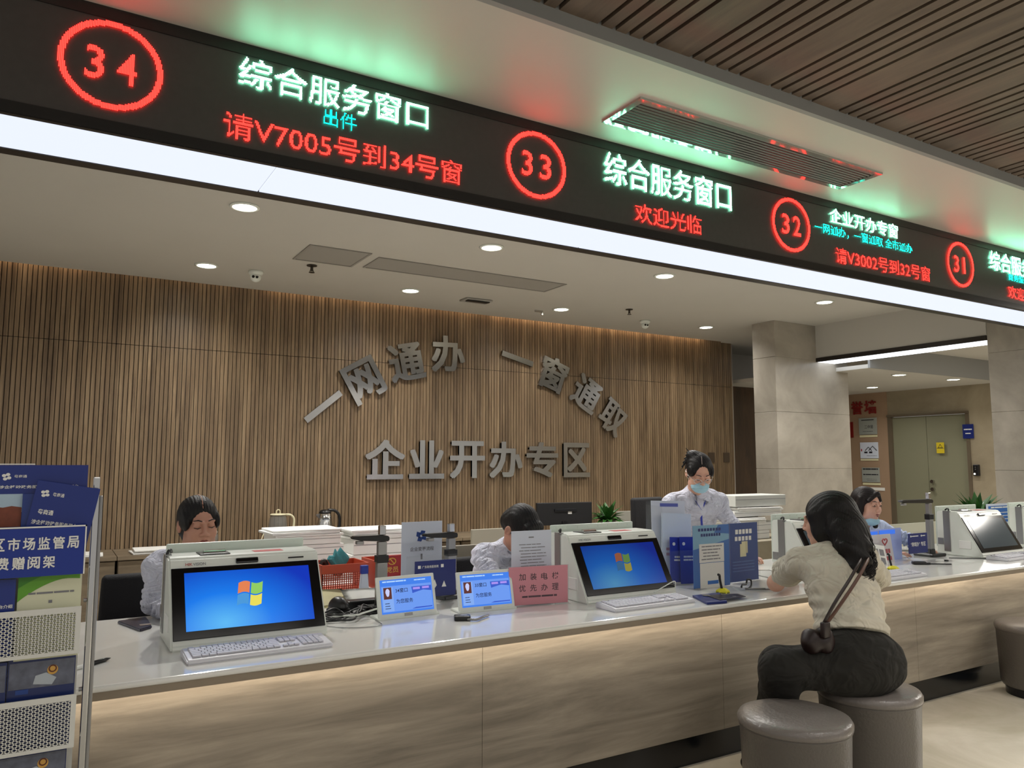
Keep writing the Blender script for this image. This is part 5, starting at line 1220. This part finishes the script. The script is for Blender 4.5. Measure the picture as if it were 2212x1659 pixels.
    def scut(X, Y, Z):
        hemcut = -((X-hz[0])*up[0]+(Y-hz[1])*up[1]+(Z-hz[2])*up[2])
        top = (X-neck[0])*up[0]+(Y-neck[1])*up[1]+(Z-neck[2])*up[2]+.012
        rp = np.sqrt(np.maximum(0, (X-neck[0])**2+(Y-neck[1])**2+(Z-neck[2])**2-(top-.012)**2))
        return np.maximum(hemcut, np.minimum(top, .060-rp))
    mobj('shirt', s.mesh(sdisp, scut), shirt_m, root, True, True)
    if trouser_m is not None:
        p = Blob(.0065)
        p.ell(pelvis+.02*up, (.165*slim, .125*slim, .14), .06, BM)
        for i in (0, 1):
            kn, an = V3(*knees[i]), V3(*ankles[i]); hip = pelvis+across*(.085 if i == 0 else -.085)
            p.cap(hip, kn, .098*slim, .072, .05); p.cap(kn, an+(0, 0, .05), .070, .062, .03); p.cap(pelvis-.02*up, hip, .11*slim, k_=.05)
        mobj('trousers', p.mesh(cloth_disp(.0022, 30, 20, 5)), trouser_m, root, True, True)
        for i in (0, 1):
            if not feet: continue
            an = V3(*ankles[i]); kd = unit((V3(*knees[i])-pelvis)*(1, 1, 0)); q = Blob(.006); q.cap(an+(0, 0, -.01), an+kd*.02+(0, 0, -.035), .04, .036); q.cap((an[0]-kd[0]*.03, an[1]-kd[1]*.03, .034), (an[0]+kd[0]*.13, an[1]+kd[1]*.13, .030), .034, .030, .03)
            mobj('shoe', q.mesh(), M_black, root, True, True)
    # face details
    def tubeh(nm, pts, r_, m_, par=body, flat=1, closed=False):
        bm = B(); tube(bm, [tuple(hp(*q)) for q in pts], r_*sc if not isinstance(r_, list) else [a*sc for a in r_], 8, flat=flat, closed=closed); return obj(nm, bm, m_, par, True, True)
    return root, body, hp, E, tubeh, dict(neck=neck, up=up, across=across, fwd=fwd, chest=chest, sc=sc, HM=HM, H0=H0)
def brows_eyes(tubeh, hp, open_=False, mouth=True, body=None, sc=1):
    dk = mat('brow_dark', '#2a1d18', .6)
    for s_ in (-1, 1):
        tubeh('eyebrow', [(s_*.014, .0965, .028), (s_*.030, .0945, .034), (s_*.048, .083, .030)], [.0024, .0028, .0012], dk)
        tubeh('eyelash', [(s_*.016, .0915, .0005), (s_*.031, .0935, -.0035), (s_*.045, .0865, .0005)], [.0012, .0020, .0012], dk)
        if open_: tubeh('iris', [(s_*.031, .0905, .004), (s_*.031, .0935, .004)], .0042, M_black)
    if mouth:
        lip = mat('lip_red', '#7c3a36', .45)
        tubeh('upper_lip', [(-.022, .0835, -.0625), (-.008, .0965, -.058), (0, .0975, -.0595), (.008, .0965, -.058), (.022, .0835, -.0625)], [.001, .0035, .0035, .0035, .001], lip)
        tubeh('lower_lip', [(-.018, .0845, -.066), (0, .0945, -.069), (.018, .0845, -.066)], [.001, .0042, .001], lip)
def hair_cap(E_, bl, side=0, low=-.02):
    E_(bl, (0, -.018, .040), (.083, .098, .088)); E_(bl, (0, -.045, -.005), (.078, .070, .075), .02)
    E_(bl, (0, .104, -.030), (.068, .060, .106), .012, True)        # face opening
def collar(root, I, m_, r_=.078, op=.9):
    bm = B(); n = 26; a, f, u = Vector(I['across']), Vector(I['fwd']), Vector(I['up']); c = Vector(I['neck'])-u*.010+f*.006
    t = bmesh.new(); rows = []
    for i in range(n+1):
        th = -PI+op*.35+(2*PI-op*.7)*i/n; th += 0                       # starts and ends at the front opening
        d = -f*math.cos(th+0)*-1 if False else (f*math.cos(th+PI)+a*math.sin(th+PI))
        fr = max(0, math.cos(th+PI)); dp = .010+.045*fr**3
        p1 = c+d*(r_*.80)+u*(.026-.016*fr)+f*.0; p2 = c+d*(r_*.86)+u*(.034-.014*fr); p3 = c+d*(r_*1.22+.014*fr)+u*(-.006-dp*.9)
        rows.append([t.verts.new(p) for p in (p1-u*.03, p1, p2, p3)])
    for A_, B_ in zip(rows, rows[1:]):
        for j in range(3): t.faces.new((A_[j], B_[j], B_[j+1], A_[j+1]))
    bmesh.ops.solidify(t, geom=t.faces[:], thickness=.003); obj('collar', t, m_, root, True, True)
shirt_w = mat('white_shirt', '#cfd1e0', .75, bump=.9, bscale=13); shirt_b = mat('pale_blue_shirt', '#b9c6e6', .75, bump=.9, bscale=13)
for _m in (shirt_w, shirt_b):
    _b = [n for n in _m.node_tree.nodes if n.type == 'BUMP'][0]; _b.inputs['Distance'].default_value = .05; _n = [n for n in _m.node_tree.nodes if n.type == 'TEX_NOISE'][0]; _n.inputs['Distortion'].default_value = 1.6
navyt = mat('navy_trousers', '#1c2130', .8)
sk1, sk2 = skin_mat('skin_warm', '#b98772'), skin_mat('skin_light', '#cfa08a')
hb = hair_mat('black_hair', '#0e0b0b')
mask_m = mat('mask_blue', '#9cc3d3', .8, bump=.2, bscale=60)
def mask(root, E, bl_args, hp, I, low=False):
    bl = Blob(.0035)
    if not low:
        E(bl, (0, .052, -.062), (.060, .062, .052)); E(bl, (0, .090, -.045), (.018, .022, .024), .02)
        HM, H0, sc = I['HM'], I['H0'], I['sc']
        def cut(X, Y, Z):
            y = (X-H0[0])*HM[0, 1]+(Y-H0[1])*HM[1, 1]+(Z-H0[2])*HM[2, 1]; z = (X-H0[0])*HM[0, 2]+(Y-H0[1])*HM[1, 2]+(Z-H0[2])*HM[2, 2]
            return np.maximum(.022*sc-y, z+.022*sc)
    else:
        E(bl, (0, .038, -.108), (.058, .056, .034)); HM, H0, sc = I['HM'], I['H0'], I['sc']
        def cut(X, Y, Z):
            y = (X-H0[0])*HM[0, 1]+(Y-H0[1])*HM[1, 1]+(Z-H0[2])*HM[2, 1]
            return .02*sc-y
    o = mobj('face_mask', bl.mesh(lambda X, Y, Z: .0008*np.sin(Z*400), cut), mask_m, root, True, True)
    for s_ in (-1, 1):
        bm = B(); z_ = -.045 if not low else -.09
        tube(bm, [tuple(hp(*q)) for q in ((s_*.05, .045, z_+.01), (s_*.078, .01, -.01), (s_*.086, -.012, .01), (s_*.084, -.02, -.02), (s_*.052, .03, z_-.02))], .0013*I['sc'], 6); obj('ear_loop', bm, M_paper, o, True, True)
ys = 1.12
# seated clerk, left
r, b, hp, E, tb, I = person('person', 'seated woman clerk with black parted hair in a white shirt behind the bright blue terminal', (.606, 3.86, 1.212), (.16, -.99), 6, 2, 1.03, (.625, 4.0, 1.05),
    ((.475, 4.08, 1.0), (.80, 4.05, 1.0)), ((.455, 3.98, .845), (.90, 3.93, .86)), ((.52, 3.76, .825), (.82, 3.72, .825)), (.63, 4.42, .56), ((.5, 4.15, .56), (.78, 4.15, .56)), ((.5, 4.12, .08), (.78, 4.12, .08)), 0, shirt_w, navyt, sk1,   .006, sleeve=1.7)
brows_eyes(tb, hp); collar(r, I, shirt_w)
h = Blob(.004); hair_cap(E, h); E(h, (0, -.088, -.075), (.036, .030, .045), .03); E(h, (.0, -.075, -.045), (.05, .035, .04), .03)
for s_ in (-1, 1): E(h, (s_*.066, .03, .018), (.018, .042, .038), .02)
E(h, (0, .088, .098), (.002, .05, .02), .004, True); o = mobj('hair', h.mesh(lambda X, Y, Z: .0009*np.sin(X*420+Z*60)), hb, r, True, True)
bm = B(); tube(bm, smoothpts([tuple(hp(*q)) for q in ((.004, .068, .098), (0, .03, .126), (0, -.02, .1305))]), .0017, 6); obj('hair_parting', bm, sk1, o, True, True)
# clerk with bowed head, centre
r, b, hp, E, tb, I = person('person', 'white-shirted clerk bowing low so only black hair shows, behind the notice sheet', (2.365, 3.86, 1.115), (.25, -.97), 52, 8, ys, (2.40, 4.0, 1.005),
    ((2.24, 4.08, .945), (2.62, 4.03, .95)), ((2.20, 3.92, .84), (2.70, 3.9, .845)), ((2.17, 3.68, .815), (2.52, 3.66, .82)), (2.45, 4.45, .56), ((2.35, 4.2, .56), (2.62, 4.2, .56)), ((2.35, 4.15, .08), (2.62, 4.15, .08)), 0, shirt_w, navyt, sk1,   .006, sleeve=1.25)
brows_eyes(tb, hp); collar(r, I, shirt_w)
h = Blob(.004); hair_cap(E, h); E(h, (0, .055, .095), (.06, .035, .028), .02); E(h, (-.055, -.085, -.04), (.028, .030, .055), .03); E(h, (-.075, -.07, -.085), (.026, .026, .045), .03); E(h, (0, -.08, -.02), (.065, .04, .06), .03)
mobj('hair', h.mesh(lambda X, Y, Z: .0010*np.sin(X*380+Y*90)), hb, r, True, True)
# standing clerk with mask
r, b, hp, E, tb, I = person('person', 'standing clerk with pale blue mask, half-rim glasses and blue lanyard looking down', (4.085, 4.17, 1.425), (-.46, -.89), 30, 0, 1.12, (4.175, 4.30, 1.285),
    ((4.01, 4.38, 1.195), (4.375, 4.27, 1.195)), ((3.94, 4.30, .95), (4.44, 4.14, .96)), ((3.98, 4.07, .84), (4.36, 3.96, .83)), (4.33, 4.52, .86), ((4.22, 4.52, .47), (4.45, 4.45, .47)), ((4.22, 4.55, .08), (4.46, 4.48, .08)), 0, shirt_w, navyt, sk2,   .006, sleeve=1.9)
brows_eyes(tb, hp, mouth=False); collar(r, I, shirt_w); mask(r, E, None, hp, I)
h = Blob(.004); hair_cap(E, h); E(h, (0, .105, .055), (.046, .042, .040), .02, True); E(h, (.035, -.055, .098), (.045, .040, .032), .02)
for q in range(7): h.cap(hp(.05, -.055, .11), hp(.080+.007*q, -.06+.014*q-.03, .132-.020*q), .009, .002, .006)
for s_ in (-1, 1): E(h, (s_*.066, .03, .03), (.018, .040, .034), .02)
o = mobj('hair', h.mesh(lambda X, Y, Z: .0010*np.sin(X*400+Z*80)), hb, r, True, True)
bm = B(); tube(bm, smoothpts([tuple(hp(*q)) for q in ((.012, .068, .100), (.010, .045, .120), (.006, .02, .1315))]), .003, 6); obj('hair_parting', bm, mat('scalp_grey', '#8a7c74', .7), o, True, True)
g = B()
for s_ in (-1, 1):
    tube(g, [tuple(hp(s_*.032+.024*math.cos(a), .109-abs(math.cos(a))*.002-.012*abs(.032*s_+.024*math.cos(a))/.05, -.008+.016*math.sin(a))) for a in np.linspace(0, 2*PI, 20)[:-1]], .0016*ys, 6, closed=True)
    tube(g, [tuple(hp(*q)) for q in ((s_*.056, .098, -.002), (s_*.082, .04, .004), (s_*.086, -.01, .004))], .0014*ys, 6)
tube(g, [tuple(hp(*q)) for q in ((-.009, .108, -.006), (0, .113, -.004), (.009, .108, -.006))], .0015*ys, 6); obj('glasses', g, M_chrome, r, True, True)
lan = mat('lanyard_blue', '#2a3aa8', .5)
bm = B(); n_, f_, u_, a_ = (Vector(I[q]) for q in ('neck', 'fwd', 'up', 'across'))
ctr = n_-u_*.09+f_*.118
tube(bm, smoothpts([tuple(n_-a_*.058-u_*.004), tuple(n_-a_*.04-u_*.03+f_*.085), tuple(ctr)]), .006, 6, flat=.35); tube(bm, smoothpts([tuple(n_+a_*.058-u_*.004), tuple(n_+a_*.04-u_*.03+f_*.085), tuple(ctr)]), .006, 6, flat=.35)
tube(bm, smoothpts([tuple(ctr), tuple(ctr-u_*.08+f_*.012), tuple(ctr-Vector((0, 0, .24))+f_*.02)]), .009, 6, flat=.35); obj('lanyard', bm, lan, r, True, True)
# seated clerk with mask under the chin
r, b, hp, E, tb, I = person('person', 'seated clerk with long dark hair, blue mask under her chin and pale blue shirt', (5.615, 3.88, 1.165), (-.10, -1.0), 4, 0, 1.13, (5.64, 3.96, .995),
    ((5.47, 4.03, .95), (5.93, 4.0, .955)), ((5.40, 3.90, .84), (6.10, 3.83, .86)), ((5.52, 3.66, .82), (5.95, 3.62, .82)), (5.72, 4.40, .55), ((5.62, 4.15, .55), (5.86, 4.15, .55)), ((5.62, 4.12, .08), (5.86, 4.12, .08)), 0, shirt_b, navyt, sk2,   .006, sleeve=1.9)
brows_eyes(tb, hp, open_=True); collar(r, I, shirt_b); mask(r, E, None, hp, I, low=True)
h = Blob(.004); hair_cap(E, h)
for s_ in (-1, 1):
    h.chain([hp(s_*.072, .02, .045), hp(s_*.080, .005, -.03), hp(s_*.078, .0, -.10), hp(s_*.072, .015, -.15)], [.030, .030, .030, .020], .02)
h.chain([hp(0, -.08, 0), hp(0, -.075, -.08), hp(0, -.06, -.14)], [.06, .055, .045], .04); h.cap(hp(-.01, .075, .085), hp(.058, .066, .035), .016, .012, .015); h.cap(hp(-.02, .075, .085), hp(-.062, .062, .03), .016, .012, .015)
mobj('hair', h.mesh(lambda X, Y, Z: .0010*np.sin(X*400+Y*300)), hair_mat('dark_brown_hair', '#150d0c'), r, True, True)
bm = B(); n_, f_, u_, a_ = (Vector(I[q]) for q in ('neck', 'fwd', 'up', 'across')); ctr = n_-u_*.08+f_*.108
tube(bm, smoothpts([tuple(n_-a_*.05-u_*.01), tuple(n_-a_*.035-u_*.03+f_*.08), tuple(ctr)]), .007, 6, flat=.35); tube(bm, smoothpts([tuple(n_+a_*.05-u_*.01), tuple(n_+a_*.035-u_*.03+f_*.08), tuple(ctr)]), .007, 6, flat=.35)
tube(bm, [tuple(ctr), tuple(ctr-u_*.12+f_*.012)], .008, 6, flat=.35); obj('lanyard', bm, lan, r, True, True)
# seated visitor seen from behind
sweater = mat('cream_sweater', '#c2bcad', .9, bump=.7, bscale=10); dkt = mat('dark_olive_trousers', '#14120d', .9, bump=.6, bscale=8)
for _m in (sweater, dkt):
    _b = [n for n in _m.node_tree.nodes if n.type == 'BUMP'][0]; _b.inputs['Distance'].default_value = .05; _n = [n for n in _m.node_tree.nodes if n.type == 'TEX_NOISE'][0]; _n.inputs['Distortion'].default_value = 1.4; _n.inputs['Detail'].default_value = 2
r, b, hp, E, tb, I = person('person', 'seated woman visitor seen from behind, cream sweater, dark trousers, long wavy black hair', (3.455, 2.62, 1.200), (-.36, .93), 6, 0, 1.12, (3.425, 2.56, 1.065),
    ((3.635, 2.545, 1.005), (3.265, 2.635, 1.005)), ((4.01, 2.73, .855), (3.46, 2.965, .840)), ((3.96, 3.00, .825), (3.72, 3.10, .825)), (3.265, 2.335, .575), ((3.00, 2.56, .545), (2.88, 2.46, .560)), ((3.12, 2.72, .08), (3.05, 2.64, .08)), 0, sweater, dkt, sk2, .0065, sleeve=.66, slim=1.17, hem=.125)
bl = Blob(.005); bl.cap((4.01, 2.73, .862), (3.97, 2.94, .84), .066, .055); bl.cap((3.635, 2.545, 1.005), (4.01, 2.73, .862), .066, .070)
mobj('sleeve', bl.mesh(cloth_disp(.006, 60, 45, 3)), sweater, r, True, True)
bl = Blob(.005); bl.cap((3.30, 2.66, 1.0), (3.395, 2.83, .922), .066, .074)
def fold(X, Y, Z):
    t = (X-3.275)*.40+(Y-2.635)*.72-(Z-1.01)*.37
    w_ = np.clip((t-.05)/.2, 0, 1); return w_*.008*np.sin(t*150+2.2*np.sin(30*X+22*Z))
mobj('sleeve', bl.mesh(fold), sweater, r, True, True)
bl = Blob(.006)
for kn, an in (((2.88, 2.46, .56), (3.04, 2.64, .10)), ((3.00, 2.56, .545), (3.08, 2.72, .10))): bl.cap(kn, an, .088, .080); bl.cap((3.24, 2.345, .565) if kn[1] < 2.5 else (3.24, 2.40, .56), kn, .105, .085, .05)
mobj('trouser_legs', bl.mesh(cloth_disp(.004, 25, 30, 2)), dkt, r, True, True)
hv = hair_mat('wavy_black_hair', '#0d0908'); h = Blob(.0045); E(h, (0, -.020, .038), (.088, .106, .094)); E(h, (0, -.05, -.02), (.086, .078, .090), .02); E(h, (-.01, .110, -.045), (.064, .052, .105), .012, True)
C0 = [V3(3.462, 2.56, 1.25), V3(3.450, 2.50, 1.15), V3(3.425, 2.450, 1.07), V3(3.415, 2.42, 1.0), V3(3.405, 2.40, .945)]
h.chain(C0, [.096, .096, .080, .060, .030], .04); h.chain([hp(-.062, .03, .03), hp(-.070, .012, -.05), hp(-.060, -.01, -.115), hp(-.03, -.03, -.15)], [.038, .038, .040, .035], .03); h.chain([hp(.068, .02, .02), hp(.072, -.01, -.08), hp(.07, -.04, -.15)], [.034, .036, .03], .03)
def wav(X, Y, Z): a = np.clip((1.18-Z)/.22, 0, 1); return a*(.020*np.sin(50*Z+11*X)*np.sin(52*X+16*Z)+.005*np.sin(120*X+40*Z))+.0012*np.sin(300*X+150*Y)
ho = mobj('hair', h.mesh(wav), hv, r, True, True)
bm = B(); rr = random.Random(5); ax_ = Vector((.86, -.51, 0)); bk = Vector((-.3, -.95, 0)).normalized()
for i in range(190):
    lat = rr.uniform(-1, 1); dep = rr.uniform(.6, 1.08); ph = rr.uniform(0, 6.28); Lc = rr.uniform(.75, 1.12); pts = []
    rad = [.088, .094, .090, .076, .058, .034]; CC = [V3(3.462, 2.585, 1.31)]+C0
    n = 24
    for j in range(n+1):
        u = j/n*Lc*(len(CC)-1); q = min(int(u), len(CC)-2); t_ = u-q; c_ = CC[q]*(1-t_)+CC[q+1]*t_; w_ = rad[min(q, 5)]*(1-t_)+rad[min(q+1, 5)]*t_
        o_ = Vector(c_)+ax_*lat*w_+bk*math.sqrt(max(0, 1-lat*lat))*w_*dep
        a_ = max(0, (u-1.4)/3.6); o_ += ax_*math.sin(u*4.4+ph)*.036*a_+bk*math.cos(u*3.6+ph)*.014*a_
        if q == 0: o_ += Vector((0, 0, -.03*(lat*lat)))
        pts.append(o_)
    tube(bm, pts, [.0034*(1-.75*(j/n)**2) for j in range(n+1)], 5)
obj('hair_strands', bm, hv, ho, True, True)
# shoulder bag with two-tone strap
bag = thing('shoulder_bag', 'dark maroon shoulder bag with brown strap across the visitor back', 'bag', (2.95, 2.2, .66))
mar = mat('maroon_leather', '#1d0d0c', .45); brn = mat('brown_strap', '#4a2a1c', .45)
bl = Blob(.005); bl.ell((3.0, 2.38, .695), (.045, .05, .055), .03); bl.ell((3.05, 2.35, .70), (.042, .045, .06), .03)
mobj('pouch', bl.mesh(lambda X, Y, Z: .003*np.sin(X*90)*np.sin(Z*70)), mar, bag, True, True)
for d_, m_, nm in ((-.017, mar, 'dark_strap'), (.017, brn, 'brown_strap')):
    pts = [V3(3.55, 2.50, 1.08), V3(3.47, 2.42, 1.02), V3(3.36, 2.345, 1.04), V3(3.203, 2.292, .973), V3(3.075, 2.285, .877), V3(3.022, 2.325, .775)]
    a_ = V3(.86, -.51, 0); k_ = [1, 1, 1, 1, .9, .35]
    bm = B(); tube(bm, smoothpts([tuple(p+a_*d_*q) for p, q in zip(pts, k_)]), .0085, 8, flat=.3, up=(-.4, -.9, .1)); obj(nm, bm, m_, bag, True, True)
bm = B(); box(bm, (2.995, 2.305, .72), (3.04, 2.33, .79), bev=.006); obj('strap_tab', bm, mar, bag, True, True)
# clerks' chairs
def office_chair(x, y, rz, lb, h_=.92, w_=.44):
    t = thing('office_chair', lb, 'chair', (x, y, 0), R(rz), 'black office chairs behind the counter')
    bm = B(); box(bm, (-w_/2, -.22, .42), (w_/2, .24, .49), bev=.03, seg=4); obj('seat', bm, M_black_fab, t, True)
    bm = B(); box(bm, (-w_/2, .20, .52), (w_/2, .26, h_), bev=.028, seg=4)
    for v in bm.verts: v.co.y += .05*(v.co.z-.5)-.12*(v.co.x/w_)**2*.5; v.co.x *= 1-.16*max(0, v.co.z-.5)
    obj('backrest', bm, M_black_fab, t, True)
    bm = B(); cyl(bm, (0, 0, .1), .03, .32); obj('gas_lift', bm, M_alu, t)
    for i in range(5):
        a = 2*PI*i/5; bm = B(); tube(bm, [(0, 0, .1), (.26*math.cos(a), .26*math.sin(a), .07)], .02, 8, .012); l_ = obj('leg', bm, M_black, t)
        bm = B(); cyl(bm, (0, 0, -.015), .028, .03, 12, M=T(.26*math.cos(a), .26*math.sin(a), .03) @ RX(90)); obj('caster', bm, M_black, l_)
    bm = B(); box(bm, (-.03, .1, .40), (.03, .28, .43)); box(bm, (-.03, .25, .40), (.03, .28, .6)); obj('back_bracket', bm, M_black, t)
office_chair(.50, 4.42, 0, 'black fabric chair behind the left seated clerk', .905, .50)
office_chair(4.76, 5.24, 10, 'black chair standing behind the masked standing clerk', 1.18, .48)
office_chair(2.48, 4.50, 5, 'black chair under the clerk with bowed head', .86)
office_chair(5.72, 4.46, 5, 'black chair under the clerk with the mask under her chin', .86)
